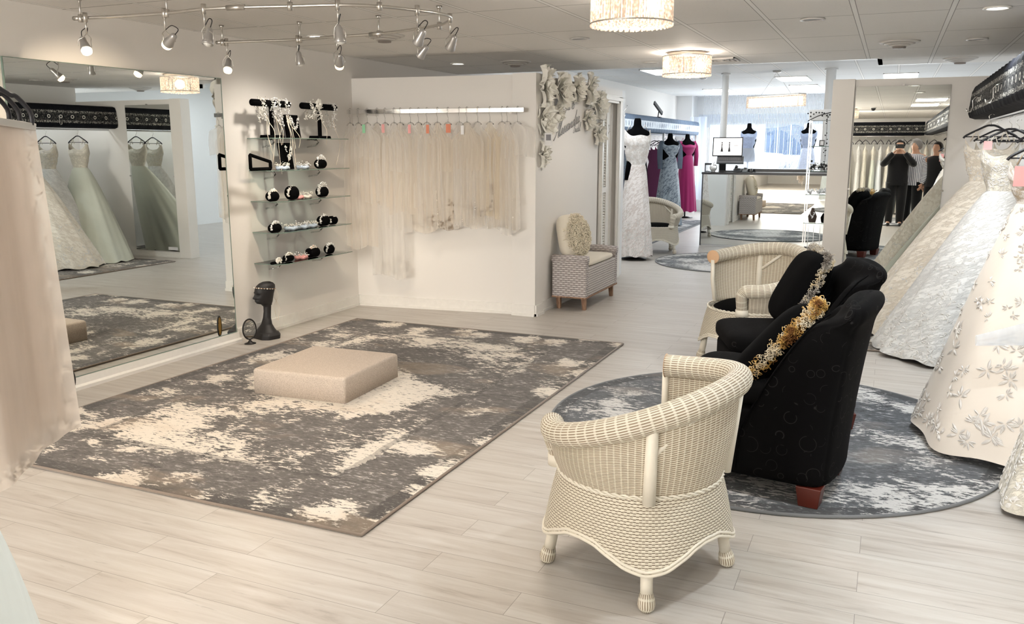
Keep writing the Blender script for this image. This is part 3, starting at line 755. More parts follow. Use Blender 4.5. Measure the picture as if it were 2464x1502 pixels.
# drum chandeliers of crystal rods
def drum(x, y, label, R=0.205, rods=84):
    t = thing('drum_chandelier', label, 'ceiling light', (x, y, ZC))
    MB().lathe([(0.17, 0), (0.175, -0.012), (0.10, -0.03), (0.001, -0.03)], (0, 0, 0), 32).build('ceiling_plate', NICKEL, t, True)
    m = MB(); rg = random.Random(4)
    for k in range(rods):
        a = 2 * PI * k / rods
        for rr, ofs in ((R, 0.0), (R - 0.012, 0.5)):
            aa = a + ofs * 2 * PI / rods + rg.uniform(-.01, .01); tw = rg.uniform(-0.05, 0.05)
            m.tube([(rr * cos(aa), rr * sin(aa), -0.035), (rr * cos(aa + tw), rr * sin(aa + tw), -0.19 + rg.uniform(-.004, .004))], 0.0045, 4)
    m.build('crystal_rods', CRYS, t, True)
    m = MB()
    for ring in range(1, 6):
        rr = R * ring / 6; n = ring * 7
        for k in range(n): m.ball((rr * cos(2 * PI * k / n), rr * sin(2 * PI * k / n), -0.19 - 0.012 * (1 - (ring / 6) ** 2) - rg.uniform(0, .006)), 0.010, 6, 4)
    for k in range(44): m.ball((R * cos(2 * PI * k / 44), R * sin(2 * PI * k / 44), -0.196), 0.008, 6, 4)
    m.build('crystal_drops', CRYS, t, True)
    m = MB()
    for z in (-0.034, -0.188): m.tube([((R + .004) * cos(2 * PI * k / 48), (R + .004) * sin(2 * PI * k / 48), z) for k in range(48)], 0.004, 6, True)
    m.build('hoop', NICKEL, t, True)
    return t
def bulb(loc, e, r=0.05, col=SOFT):
    d = bpy.data.lights.new('drum_lamp', 'POINT'); d.energy = e; d.color = col; d.shadow_soft_size = r
    o = bpy.data.objects.new('drum_lamp', d); COL.objects.link(o); o.location = loc
for x, y in ((-1.70, 7.68), (-1.27, 4.42), (-0.95, -2.75)): bulb((x, y, ZC - 0.11), LIGHT['chand'])
d1 = drum(-1.70, 7.68, 'small looking crystal drum light over the bench end of the room')
dup(d1, (-1.27, 4.42, ZC), label='large crystal drum light cut by the top edge of the photo')
dup(d1, (-0.95, -2.75, ZC), label='crystal drum light behind the camera, seen in the partition mirror')
# linear crystal pendant in the rear room
c0 = at(1805, 252, Y=14.2); c1 = at(1930, 236, Y=13.6)
t = thing('linear_chandelier', 'long rectangular crystal pendant hanging in front of the shop window', 'ceiling light', tuple((c0 + c1) / 2))
dv = (c1 - c0); L = dv.length; ang = math.atan2(dv.y, dv.x); t.rotation_euler = (0, 0, ang)
m = MB(); rg = random.Random(9)
for k in range(60):
    x = -L / 2 + L * k / 59
    for yy in (-0.075, 0.075): m.tube([(x, yy, 0.085), (x + rg.uniform(-.01, .01), yy, -0.085)], 0.006, 4)
for k in range(10):
    for xx in (-L / 2, L / 2): m.tube([(xx, -0.075 + 0.15 * k / 9, 0.085), (xx, -0.075 + 0.15 * k / 9, -0.085)], 0.006, 4)
m.build('crystal_rods', CRYS, t, True)
MB().box(-L / 2 + .02, L / 2 - .02, -0.05, 0.05, -0.07, 0.06).build('lamp_core', CRYSI, t)
MB().box(-L / 2, L / 2, -0.08, 0.08, 0.085, 0.10).build('top_plate', NICKEL, t)
m = MB()
for x in (-0.3, 0.3): m.tube([(x, 0, 0.1), (0, 0, ZR - t.location.z - 0.02)], 0.0025, 5)
m.build('hanging_wire', NICKEL, t, True)
MB().lathe([(0.06, 0), (0.06, -0.025), (0.001, -0.03)], (0, 0, ZR - t.location.z), 20).build('ceiling_rose', NICKEL, t, True)

# ------------------------------------------------------------------ curved track light
ZT = 2.19
tp = [at(x, y, Z=ZT) for x, y in ((188, 44), (290, 39), (395, 32), (490, 22), (567, 18), (690, 15), (812, 12), (905, 15), (1004, 25), (1060, 33), (1085, 42), (1075, 54), (1050, 62), (980, 73), (905, 82), (810, 88), (716, 95), (620, 99), (530, 102))]
def catmull(P, n=6):
    out = []
    for i in range(len(P) - 1):
        a, b, c, d = P[max(i - 1, 0)], P[i], P[i + 1], P[min(i + 2, len(P) - 1)]
        for k in range(n):
            t_ = k / n
            out.append(0.5 * ((2 * b) + (c - a) * t_ + (2 * a - 5 * b + 4 * c - d) * t_ ** 2 + (-a + 3 * b - 3 * c + d) * t_ ** 3))
    return out + [P[-1]]
tr = thing('track_light_rail', 'curved brushed metal monorail track hanging under the ceiling by the mirror', 'track light', tuple(tp[5]))
MB().tube(catmull([Vector(p) for p in tp]), 0.0085, 10).build('rail', NICKEL, tr, True, world=True)
for i in (0, 2, 5, 7, 12, 14, 16, 18):
    p = tp[i]; m = MB(); m.tube([(p.x + .02, p.y, ZT - .01), (p.x + .02, p.y, ZC)], 0.0055, 8); m.lathe([(0.014, -0.022), (0.014, 0.018)], (p.x + .02, p.y, ZT), 12); m.lathe([(0.018, 0), (0.012, -0.02)][::-1], (p.x + .02, p.y, ZC), 12)
    m.build('hanging_rod', NICKEL, tr, True, world=True)
for i in (4, 14):
    a = (tp[i + 1] - tp[i - 1]).normalized()
    MB().tube([tp[i] - a * 0.05, tp[i] + a * 0.05], 0.014, 8).build('rail_connector', NICKEL, tr, True, world=True)
for i in (0, 18):
    a = (tp[1] - tp[0]).normalized() if i == 0 else (tp[17] - tp[18]).normalized()
    MB().tube([tp[i] - a * 0.03, tp[i] + a * 0.012], 0.012, 8).build('end_connector', NICKEL, tr, True, world=True)
WIRE = BLACKP
def headlamp(px, py, lampx, lampy, aim, lit, label, watts=None):
    top = at(px, py, Z=ZT)
    t = thing('track_spotlight', label, 'spotlight', (top.x, top.y, ZT - 0.20))
    # keep the lamp at the rail's distance
    dY = at(lampx, lampy, Y=top.y); lamp = Vector((dY.x, top.y, dY.z)) - t.location
    ft = Vector((0, 0, 0.2))
    neck = ft - Vector((0, 0, 0.085))
    m = MB(); m.lathe([(0.012, 0.175), (0.013, 0.225)], (0, 0, 0), 10); m.tube([ft, neck], 0.005, 7)
    d = Vector(aim).normalized(); sd = d.cross(Vector((0, 0, 1))).normalized() if abs(d.z) < 0.98 else Vector((1, 0, 0))
    m.build('stem', NICKEL, t, True)
    m = MB()
    for s_ in (-1, 1):
        P = [neck, neck + sd * s_ * 0.02 - Vector((0, 0, 0.02)), lamp + sd * s_ * 0.033 + Vector((0, 0, 0.03)), lamp + sd * s_ * 0.034]
        m.tube(catmull([Vector(q) for q in P], 5), 0.0022, 6)
    m.build('yoke', NICKEL, t, True)
    q = (-d).to_track_quat('Z', 'Y').to_matrix().to_4x4(); q.translation = lamp
    m = MB().lathe([(0.0285, -0.022), (0.030, -0.018), (0.024, 0.006), (0.019, 0.03), (0.017, 0.055), (0.008, 0.066), (0.001, 0.067)], (0, 0, 0), 20, M=q)
    m.build('lamp_housing', plain('housing_grey', (0.45, 0.44, 0.43, 1), 0.3, 0.6), t, True)
    MB().lathe([(0.026, -0.018), (0.029, -0.026), (0.026, -0.042), (0.012, -0.05), (0.001, -0.052)] if lit else [(0.026, -0.018), (0.012, -0.030), (0.001, -0.033)], (0, 0, 0), 18, M=q).build('bulb', BULB if lit else FROST, t, True)
    P = [neck, neck + Vector((0.02, 0, 0.0)) - d * 0.04, lamp - d * 0.09 + Vector((0.01, 0, 0.012)), lamp - d * 0.062]
    MB().tube(catmull([Vector(q_) for q_ in P], 5), 0.0025, 6).build('power_wire', WIRE, t, True)
    if lit:
        wp = t.location + lamp + d * 0.065
        spot('track_lamp', wp, wp + d, watts or LIGHT['spot'], WARM, 1.35, 0.8, 0.02, t)
headlamp(205, 42, 205, 112, (0.5, -0.2, -0.75), True, 'lit track spotlight at the near left end of the curved rail')
headlamp(395, 32, 408, 100, (-0.9, 0.25, -0.5), True, 'lit track spotlight second from the left end of the near rail')
headlamp(490, 22, 501, 97, (0.0, -0.3, -1), False, 'unlit track spotlight pointing down, third along the near rail')
headlamp(545, 102, 549, 160, (0.25, -0.5, -0.9), True, 'brightly lit track spotlight at the left end of the far rail')
headlamp(716, 95, 722, 148, (0.1, 0.1, -1), False, 'unlit track spotlight in the middle of the far rail')
headlamp(812, 12, 818, 92, (0.1, 0.0, -1), False, 'unlit track spotlight on the near rail in front of a lit one')
headlamp(810, 88, 817, 150, (-0.5, 0.6, -0.8), True, 'lit track spotlight on the far rail by the corner of the room')
headlamp(1004, 25, 1008, 97, (-0.55, 0.2, -0.7), False, 'unlit white faced spotlight high near the right bend of the rail')
headlamp(1008, 70, 1014, 130, (-0.6, 0.1, -0.6), False, 'unlit spotlight just below another at the right bend of the rail')
headlamp(1083, 44, 1085, 110, (-0.55, 0.3, -0.75), False, 'unlit track spotlight hanging from the right tip of the rail')
# smoke detector beyond the flowers, security camera behind
t = thing('smoke_detector', 'small white smoke detector on the rear ceiling', 'smoke detector', (-2.95, 14.6, ZR))
MB().lathe([(0.06, 0), (0.062, -0.02), (0.045, -0.04), (0.001, -0.045)], (0, 0, 0), 20).build('housing', WHITEP, t, True)
t = thing('dome_camera', 'small dark dome camera on the ceiling, seen in the partition mirror', 'camera', (-0.45, -2.3, ZC))
MB().ball((0, 0, -0.02), 0.05, 14, 8).build('dome', BLACKP, t, True); MB().lathe([(0.06, 0), (0.06, -0.015)], (0, 0, 0), 20).build('base_ring', WHITEP, t, True)
# added unseen fill light behind the camera, and daylight at the shop window
def area(name, loc, tgt, sx, sy, e, col):
    d = bpy.data.lights.new(name, 'AREA'); d.shape = 'RECTANGLE'; d.size = sx; d.size_y = sy; d.energy = e; d.color = col
    o = bpy.data.objects.new(name, d); COL.objects.link(o); o.location = loc
    o.rotation_euler = (Vector(tgt) - Vector(loc)).to_track_quat('-Z', 'Y').to_euler()
area('back_fill_light', (-3.2, -5.0, 1.55), (-2.0, 6, 1.35), 2.5, 1.3, 300, (1.0, 0.95, 0.88))
area('shop_window_light', (-1.6, 20.2, 1.35), (-1.4, 0, 0.9), 4.6, 1.3, 120, (0.90, 0.95, 1.0))
# daylight falling in through the shop window
d = bpy.data.lights.new('sky_sun', 'SUN'); d.energy = 1.2; d.color = (0.95, 0.97, 1.0); d.angle = 0.3
o = bpy.data.objects.new('sky_sun', d); COL.objects.link(o); o.rotation_euler = (math.radians(-40), 0.3, 0)

# ================================================================== WICKER CHAIR (front = +x)
def wicker_chair():
    t = thing('wicker_chair', '', 'chair')
    A0, A1 = math.radians(44), math.radians(292)
    WZ = 0.375; RS = 0.284
    def hem(th):
        d = abs(((th - PI / 4) % (PI / 2)) - PI / 4) / (PI / 4)      # 1 at a leg, 0 midway
        d = 1 - abs(((th + PI / 4) % (PI / 2)) - PI / 4) / (PI / 4)
        leg = abs(((th - PI / 4 + PI / 4) % (PI / 2)) - PI / 4) / (PI / 4)   # 0 at legs
        return 0.132 + 0.072 * ss(leg * 1.1), 0.328 + 0.012 * cos(4 * (th - PI / 4))
    def skirt(u, v):
        th = 2 * PI * u; hz, hr = hem(th)
        z = lerp(WZ, hz, v)
        f = ((WZ - z) / (WZ - 0.132))
        r = RS + (hr - RS) * (f ** 0.8)
        return (r * cos(th), r * sin(th), z)
    m = MB().grid(skirt, 120, 26, cu=True, uvf=lambda u, v: (u * 2.0, WZ - lerp(WZ, hem(2 * PI * u)[0], v)))
    m.build('skirt', WICK, t, True, solid=0.008)
    # braided hem + waist cord
    for k_, (rr, dz) in enumerate(((0.0065, 0.0), (0.0055, 0.013))):
        pts = []
        for k in range(140):
            p = skirt(k / 140, 1.0); q = 1.0 + 0.004
            pts.append((p[0] * q, p[1] * q, p[2] + dz + 0.001 * sin(k * 1.3)))
        if k_ == 0: mm = MB()
        mm.tube(pts, rr, 6, True)
    mm.build('hem_braid', CANE, t, True)
    m = MB()
    for s_ in (0, PI):
        m.tube([((RS + 0.006 + 0.003 * sin(k * 0.9 + s_)) * cos(2 * PI * k / 200), (RS + 0.006 + 0.003 * sin(k * .9 + s_)) * sin(2 * PI * k / 200), WZ + 0.004 + 0.005 * cos(k * 0.9 + s_)) for k in range(200)], 0.0045, 5, True)
    m.build('waist_braid', CANE, t, True)
    MB().lathe([(RS - 0.01, 0), (RS - 0.03, 0.006), (0.001, 0.006)], (0, 0, WZ - 0.012), 40).build('seat_deck', WICK, t, True)
    def rim(f):
        th = lerp(A0, A1, f); s_ = abs(sin(PI * f))
        z = 0.525 + 0.205 * ss(f / 0.62) - 0.055 * ss((f - 0.62) / 0.38); r = 0.312 + 0.022 * s_
        return Vector((r * cos(th), r * sin(th), z))
    # shell
    def shell(u, v):
        f = lerp(0.0, 1.0, u); P = rim(f); th = lerp(A0, A1, f)
        b = Vector((RS * cos(th), RS * sin(th), WZ))
        q = b.lerp(P, v); bow = 0.014 * sin(PI * v)
        return (q.x + bow * cos(th), q.y + bow * sin(th), q.z)
    MB().grid(shell, 90, 14, uvf=lambda u, v: (u * 1.3, v * 0.30)).build('back_shell', WICKB, t, True, solid=0.006)
    # rolled rim runs down the arm fronts
    R = [rim(k / 60) for k in range(61)]
    def drop(P, th, s_):
        out = []
        for k in range(1, 9):
            a = k / 8 * PI / 2
            out.append(P + Vector((cos(th + s_ * PI / 2), sin(th + s_ * PI / 2), 0)) * (0.042 * sin(a)) + Vector((0, 0, -0.042 * (1 - cos(a)))))
        for z in (0.46, 0.44, 0.42, 0.40, 0.385):
            q = out[-1].copy(); k_ = (z - 0.37) / 0.11
            rr_ = lerp(0.290, math.hypot(q.x, q.y), (z - 0.38) / 0.1); qq = Vector((q.x, q.y, 0)).normalized() * rr_; out.append(Vector((qq.x, qq.y, z)))
        return out
    dl = drop(R[0], A0, -1)[::-1]
    pts = dl + R
    rad = [0.036] * 5 + [0.037 + 0.0008 * i for i in range(8)] + [0.043] * len(R)
    MB().tube(pts, rad, 22).build('rolled_rim', WICKR, t, True)
    MB().tube([pts[0] + Vector((0, 0, -0.02)), pts[0] + Vector((0, 0, 0.02))], 0.041, 16).build('arm_collar', CANE, t, True)
    th = A1; E_ = R[-1]
    MB().tube([(RS * cos(th), RS * sin(th), WZ), Vector((RS * cos(th), RS * sin(th), WZ)).lerp(E_, .5) + Vector((0.012 * cos(th), 0.012 * sin(th), 0)), E_ - Vector((0, 0, 0.02))], 0.013, 10).build('edge_roll', CANE, t, True)
    a_ = (R[-1] - R[-2]).normalized()
    MB().tube([E_ + a_ * (0.001 * k) for k in range(5)], [0.046, 0.046, 0.04, 0.028, 0.012], 18).build('rim_end_cap', plain('rattan_end', rgb(214, 176, 140), 0.6), t, True)
    # posts behind the shell with v-braces
    for sg in (1, -1):
        th = sg * math.radians(135)
        b = Vector((0.302 * cos(th), 0.302 * sin(th), WZ - 0.01)); f = (th % (2 * PI) - A0) / (A1 - A0)
        tp_ = rim(f) + Vector((0.012 * cos(th), 0.012 * sin(th), -0.02))
        o = MB().tube([b, b.lerp(tp_, .5), tp_], [0.022, 0.021, 0.019], 14).build('back_post', CANE, t, True)
        f2 = f + (0.11 if sg > 0 else -0.11)
        f3 = f - (0.07 if sg > 0 else -0.07)
        st_ = b.lerp(tp_, 0.62)
        MB().tube([st_, rim(f2) + Vector((0, 0, -0.03))], 0.0105, 10).build('brace', CANE, t, True)
    for k in range(4):
        th = PI / 4 + k * PI / 2
        c, s_ = cos(th), sin(th)
        P = [(0.305 * c, 0.305 * s_, 0.16), (0.31 * c, 0.31 * s_, 0.10), (0.318 * c, 0.318 * s_, 0.06), (0.325 * c, 0.325 * s_, 0.025), (0.326 * c, 0.326 * s_, 0.003)]
        lg = MB().tube(P[:3], [0.023, 0.021, 0.021], 14).build('leg', CANE, t, True)
        MB().tube([P[2], (0.322 * c, 0.322 * s_, 0.04), P[3], (0.326 * c, 0.326 * s_, 0.012), P[4]], [0.0225, 0.028, 0.030, 0.027, 0.02], 16).build('woven_foot', WICKR, lg, True)
    m = MB().grid(lambda u, v: ((RS - 0.03) * sin(PI * v / 2 + 0.0001) * cos(2 * PI * u), (RS - 0.03) * sin(PI * v / 2 + 0.0001) * sin(2 * PI * u), WZ + 0.0 + 0.045 * (1 - sin(PI * v / 2) ** 4)), 36, 12, cu=True)
    m.build('seat_pad', BLACKV, t, True)
    return t
wc = wicker_chair()
wc['label'] = 'cream wicker barrel chair nearest the camera, seen from behind'
wc.location = (-0.745, 2.84, 0.0); wc.rotation_euler = (0, 0, math.radians(156))
dup(wc, (-0.80, 5.98, 0.014), math.radians(228), 'cream wicker barrel chair with black seat pad behind the black armchairs', scale=(1.06, 1.06, 1.06))
dup(wc, (-3.02, 12.1, 0), math.radians(290), 'cream wicker barrel chair beside the beaded gown in the rear room')

# ================================================================== BLACK SLIPPER ARMCHAIR (front = +x)
def armchair():
    t = thing('armchair', '', 'armchair')
    HW = 0.30     # half width
    # horizontal slices of the upholstered back: a thick shell, flat behind, wings sweeping forward lower down
    def wing(z):      # how far the side reaches forward at height z
        if z > 0.84: return 0.06 + 0.0 * z
        f = (0.84 - z) / 0.55
        return 0.10 + 0.27 * min(1, max(0, f)) ** 0.7
    def slice_(z, k=1.0):
        lean = -0.085 * (max(0.0, z - 0.1) / 0.75) ** 1.5 - (0.02 if z > .8 else 0)
        hw = HW * (0.90 + 0.09 * ((z - 0.1) / 0.75)); wg = wing(z); T = 0.105
        x0 = lean
        pts = []
        def arc(cx_, cy_, r, a0, a1, n=5):
            for i in range(n + 1):
                a = math.radians(lerp(a0, a1, i / n)); pts.append((cx_ + r * cos(a), cy_ + r * sin(a)))
        pts.append((x0 + wg, -hw + T * 0.5))
        arc(x0 + wg - 0.03, -hw + 0.03, 0.03, 0, -90, 3)
        for i in range(5): pts.append((lerp(x0 + wg - 0.04, x0 + 0.05, i / 4), -hw - 0.006 * sin(PI * i / 4)))
        arc(x0 + 0.05, -hw + 0.05, 0.05, -95, -175, 4)
        for i in range(9):
            y = lerp(-hw + 0.05, hw - 0.05, i / 8); pts.append((x0 - 0.035 * (1 - (y / hw) ** 2), y))
        arc(x0 + 0.05, hw - 0.05, 0.05, 175, 95, 4)
        for i in range(5): pts.append((lerp(x0 + 0.05, x0 + wg - 0.04, i / 4), hw + 0.006 * sin(PI * i / 4)))
        arc(x0 + wg - 0.03, hw - 0.03, 0.03, 90, 0, 3)
        pts.append((x0 + wg, hw - T * 0.5))
        # inner face
        for i in range(9):
            f = i / 8; y = lerp(hw - T * 0.75, -hw + T * 0.75, f); s_ = abs(2 * f - 1)
            pts.append((x0 + T + (wg - T) * s_ ** 6 * 0.8, y))
        return pts
    zs = [0.085, 0.10, 0.2, 0.3, 0.4, 0.5, 0.58, 0.66, 0.72, 0.78, 0.82, 0.85, 0.87, 0.882, 0.888]
    vs = []; fs = []; N = None
    for z in zs:
        S = slice_(min(z, 0.86)); N = len(S)
        if z > 0.84:
            k = (z - 0.84) / 0.048; ins = 0.055 * (1 - math.sqrt(max(0, 1 - k * k)))
            cx_ = sum(p[0] for p in S) / N; cy_ = 0
            S = [(p[0] + (cx_ - p[0]) * min(1, ins / 0.075), p[1] - math.copysign(min(abs(p[1]), ins), p[1])) for p in S]
        zz = [z] * N
        vs += [(p[0], p[1], z - 0.03 * (1 if z > .8 else 0) * (p[1] / HW) ** 2) for p in S]
    for i in range(len(zs) - 1):
        for k in range(N): fs.append((i * N + k, i * N + (k + 1) % N, (i + 1) * N + (k + 1) % N, (i + 1) * N + k))
    fs.append(tuple(range((len(zs) - 1) * N, len(zs) * N))); fs.append(tuple(range(N))[::-1])
    fs = [f[::-1] for f in fs]
    MB().add(vs, fs).build('upholstered_back', CURL, t, True, sub=1)
    # seat box and loose cushion
    m = MB(); m.box(0.04, 0.655, -HW + 0.03, HW - 0.03, 0.085, 0.40); m.build('seat_base', CURL, t, bevel=0.03, seg=4)
    def pad(u, v):
        a = 2 * PI * u; b = PI * (v - 0.5)
        def se(c, p): return math.copysign(abs(c) ** p, c)
        return (0.385 + 0.295 * se(cos(b), .35) * se(cos(a), .28), (HW - 0.025) * se(cos(b), .35) * se(sin(a), .28), 0.455 + 0.06 * se(sin(b), .6))
    MB().grid(pad, 48, 20, cu=True).build('seat_cushion', CURL, t, True)
    # welt along the wings
    for sg in (-1, 1):
        P = []
        for k in range(20):
            z = lerp(0.12, 0.84, k / 19); lean = -0.085 * (max(0.0, z - 0.1) / 0.75) ** 1.5
            P.append((lean + wing(z) - 0.012, sg * (HW * (0.90 + 0.09 * ((z - 0.1) / 0.75)) + 0.001), z))
        MB().tube(P, 0.004, 6).build('piping', BLACKV, t, True)
    for x, y in ((0.05, -HW + 0.08), (0.05, HW - 0.08), (0.57, -HW + 0.08), (0.57, HW - 0.08)):
        m = MB(); vs = []
        for z, h in ((0.0, 0.040), (0.09, 0.052)): vs += [(x - h, y - h, z), (x + h, y - h, z), (x + h, y + h, z), (x - h, y + h, z)]
        m.add(vs, [(3, 2, 1, 0), (4, 5, 6, 7), (0, 1, 5, 4), (1, 2, 6, 5), (2, 3, 7, 6), (3, 0, 4, 7)]); m.build('leg', REDWOOD, t, bevel=0.004)
    return t
ac = armchair()
ac['label'] = 'black patterned armchair nearest the camera, its back to the gown rack'
ac.location = (-0.13, 3.83, 0.012); ac.rotation_euler = (0, 0, math.radians(172))
ac2 = dup(ac, (-0.165, 4.98, 0.012), math.radians(200), 'black patterned armchair farther from the camera, beside the wicker chair')
# the pair of them seen in the mirror share these meshes

# fringe of yarn loops
def yarn(name_cols, pts, width, n, seed, parent, loop=0.016, name='yarn_fringe', mat=None, thick=0.0016, nrm=None):
    rg = random.Random(seed); m = MB()
    pts = catmull([Vector(p) for p in pts], 10)
    L = len(pts) - 1
    for k in range(n):
        f = rg.random() * L; i = min(int(f), L - 1); p = pts[i].lerp(pts[i + 1], f - i)
        d = Vector((rg.gauss(0, 1), rg.gauss(0, 1), rg.gauss(0, 1))).normalized()
        c = p + d * width * rg.random() ** .5
        e1 = Vector((rg.gauss(0, 1), rg.gauss(0, 1), rg.gauss(0, 1))).normalized(); e2 = d.cross(e1).normalized()
        r = loop * rg.uniform(.55, 1.2)
        P = [c + d * r * (1 - cos(a)) * 0.6 + e2 * r * 0.55 * sin(a) + e1 * 0.2 * r * sin(2 * a) for a in [2 * PI * q / 7 for q in range(7)]]
        m.tube(P, thick, 4, True)
    return m.build(name, mat, parent, True)
def m_yarn(name, a, b, c, sc_=14):
    t = NT(name); col = t.ramp(t.noise(t.coord(), sc_, 2), [(0.38, a), (0.5, b), (0.62, c)])
    return t.set(base=col, rough=0.8)
YGOLD = m_yarn('yarn_gold', rgb(120, 76, 30), rgb(214, 172, 92), rgb(226, 214, 190))
YGREY = m_yarn('yarn_grey', rgb(120, 112, 104), rgb(180, 174, 164), rgb(220, 200, 160), 9)
def cushion(label, c, size, thick, M3, mat, cat='cushion', name='black_cushion'):
    t = thing(name, label, cat, c)
    def f(u, v):
        a = 2 * PI * u; b = PI * (v - 0.5)
        def se(x, p): return math.copysign(abs(x) ** p, x)
        q = Vector((thick / 2 * se(sin(b), .9), size[0] / 2 * se(cos(b), .5) * se(cos(a), .45), size[1] / 2 * se(cos(b), .5) * se(sin(a), .45)))
        return M3 @ q
    MB().grid(f, 40, 18, cu=True).build('cushion_body', mat, t, True)
    return t
def fr(n_, up_=(0, 0, 1)):
    "rotation whose x axis is the face normal"
    x = Vector(n_).normalized(); y = Vector(up_).cross(x).normalized(); z = x.cross(y)
    return Matrix((x, y, z)).transposed()
# near cushion: leans back steeply; fringe along the edge towards the camera
A = Vector((-0.57, 3.62, 0.44)); B = Vector((-0.24, 3.74, 0.835))
e_v = (B - A); H = e_v.length; upv = e_v.normalized(); yv = Vector((0.02, 1, 0)); yv = (yv - upv * yv.dot(upv)).normalized(); nv = yv.cross(upv).normalized()
M3 = Matrix((nv, yv, upv)).transposed()
cen = (A + B) / 2 + yv * 0.215
ck = cushion('large black cushion with a gold looped yarn edge leaning in the nearest armchair', cen, (0.44, H * 1.02), 0.17, M3, BLACKV)
EP = [M3 @ Vector((0, -0.215 + 0.01 * sin(k), lerp(-0.5, 0.5, k / 6) * H)) for k in range(7)]
EP = [M3 @ Vector((0.0, -0.10, -0.52 * H))] + EP + [M3 @ Vector((0, -0.16, 0.52 * H)), M3 @ Vector((0, -0.05, 0.53 * H))]
yarn(None, EP, 0.028, 1700, 3, ck, 0.015, mat=YGOLD, thick=0.0016)
A = at(1945, 752, Y=4.72); B = at(1985, 640, Y=4.78)
c2 = Vector((-0.42, 4.97, 0.72)); M3b = fr((-0.80, -0.30, 0.45))
ck2 = cushion('black cushion edged with grey looped yarn standing in the farther armchair', c2, (0.42, 0.44), 0.17, M3b, BLACKV)
EP = [M3b @ Vector((0, y, z)) for y, z in ((0.20, -0.2), (0.215, -0.05), (0.205, 0.10), (0.18, 0.20), (0.06, 0.225), (-0.08, 0.235), (-0.2, 0.23))]
yarn(None, EP, 0.021, 1100, 5, ck2, 0.013, mat=YGREY, thick=0.0016)

# ================================================================== GREY WICKER BENCH
bn = thing('wicker_bench', 'grey washed woven bench with cream pad against the sign wall', 'bench', (-2.655, 7.87, 0.0))
def wbody():
    m = MB()
    x0, x1, y0, y1 = -0.165, 0.165, -0.49, 0.49
    m.box(x0, x1, y0, y1, 0.125, 0.40)
    return m
wbody().build('woven_body', WICKG2, bn, bevel=0.012)
for s_ in (-1, 1):
    m = MB(); y = s_ * 0.455
    m.box(-0.168, 0.168, y - 0.038, y + 0.038, 0.12, 0.465); m.build('arm_panel', WICKG, bn, bevel=0.012)
    MB().tube([(-0.172, y, 0.47), (0.0, y, 0.475), (0.172, y, 0.47)], 0.042, 14).build('rolled_arm', WICKG, bn, True)
MB().box(-0.170, 0.170, -0.495, 0.495, 0.115, 0.13).build('base_rail', WOOD, bn, bevel=0.003)
for x in (-0.125, 0.125):
    for y in (-0.42, 0.42):
        m = MB(); vs = []
        for z, h, dx in ((0, 0.017, 0.006), (0.12, 0.022, 0)): vs += [(x - h + dx, y - h, z), (x + h + dx, y - h, z), (x + h + dx, y + h, z), (x - h + dx, y + h, z)]
        m.add(vs, [(3, 2, 1, 0), (4, 5, 6, 7), (0, 1, 5, 4), (1, 2, 6, 5), (2, 3, 7, 6), (3, 0, 4, 7)]); m.build('leg', WOOD, bn, bevel=0.003)
def bpad(u, v):
    a = 2 * PI * u; b = PI * (v - 0.5)
    def se(c, p): return math.copysign(abs(c) ** p, c)
    return (0.0 + 0.165 * se(cos(b), .3) * se(cos(a), .25), 0.41 * se(cos(b), .3) * se(sin(a), .25), 0.428 + 0.03 * se(sin(b), .7))
MB().grid(bpad, 48, 14, cu=True).build('seat_pad', OFFW, bn, True)
M3 = fr((0.93, -0.32, 0.22))
fp = cushion('cream cushion with shaggy looped face leaning at the near end of the bench', (-2.715, 7.64, 0.668), (0.36, 0.41), 0.17, M3, OFFW, name='shaggy_cushion')
rg = random.Random(8); m = MB()
for k in range(1000):
    a = rg.uniform(0, 2 * PI); rr = math.sqrt(rg.random())
    y = 0.19 * rr * cos(a); z = 0.205 * rr * sin(a)
    x = 0.088 * math.sqrt(max(0, 1 - rr ** 5)) + 0.004; y *= 0.92
    c = Vector((x, y, z)); r = rg.uniform(.011, .019); d = Vector((1, rg.uniform(-.8, .8), rg.uniform(-.9, .5))).normalized(); e2 = d.orthogonal().normalized(); e2 = (e2 * cos(k) + d.cross(e2) * sin(k))
    m.tube([M3 @ (c + d * r * (1 - cos(q)) + e2 * r * .6 * sin(q)) for q in [2 * PI * j / 6 for j in range(6)]], 0.0034, 4, True)
m.build('shaggy_pile', m_cloth('cream_yarn', rgb(240, 230, 208), 0.9), fp, True)

# ================================================================== GOWNS
SATIN = m_gown('blush_satin', rgb(232, 222, 210), 'satin')
LACEW = m_gown('white_lace', rgb(236, 235, 232), 'lace')
LACEI = m_gown('ivory_lace', rgb(232, 226, 212), 'lace')
LACEC = m_gown('champagne_lace', rgb(244, 233, 215), 'lace', rgb(250, 242, 228))
LACEG = m_gown('beaded_champagne', rgb(196, 178, 152), 'lace', rgb(232, 226, 220), 0.8)
TULLEG = m_gown('sage_white_tulle', rgb(222, 226, 212), 'tulle')
TULLEW = m_gown('white_tulle', rgb(232, 236, 240), 'tulle')
EMB = plain('pearl_embroidery', rgb(236, 233, 228), 0.35)
EMBS = plain('silver_embroidery', rgb(214, 209, 203), 0.4, 0.1)
EMBG = plain('silver_thread', rgb(168, 164, 160), 0.35, 0.3)
HANG = plain('black_hanger', (0.014, 0.014, 0.018, 1), 0.4)
CLEARH = m_glass('clear_hanger', (0.97, 0.97, 0.97, 1), 0.25)
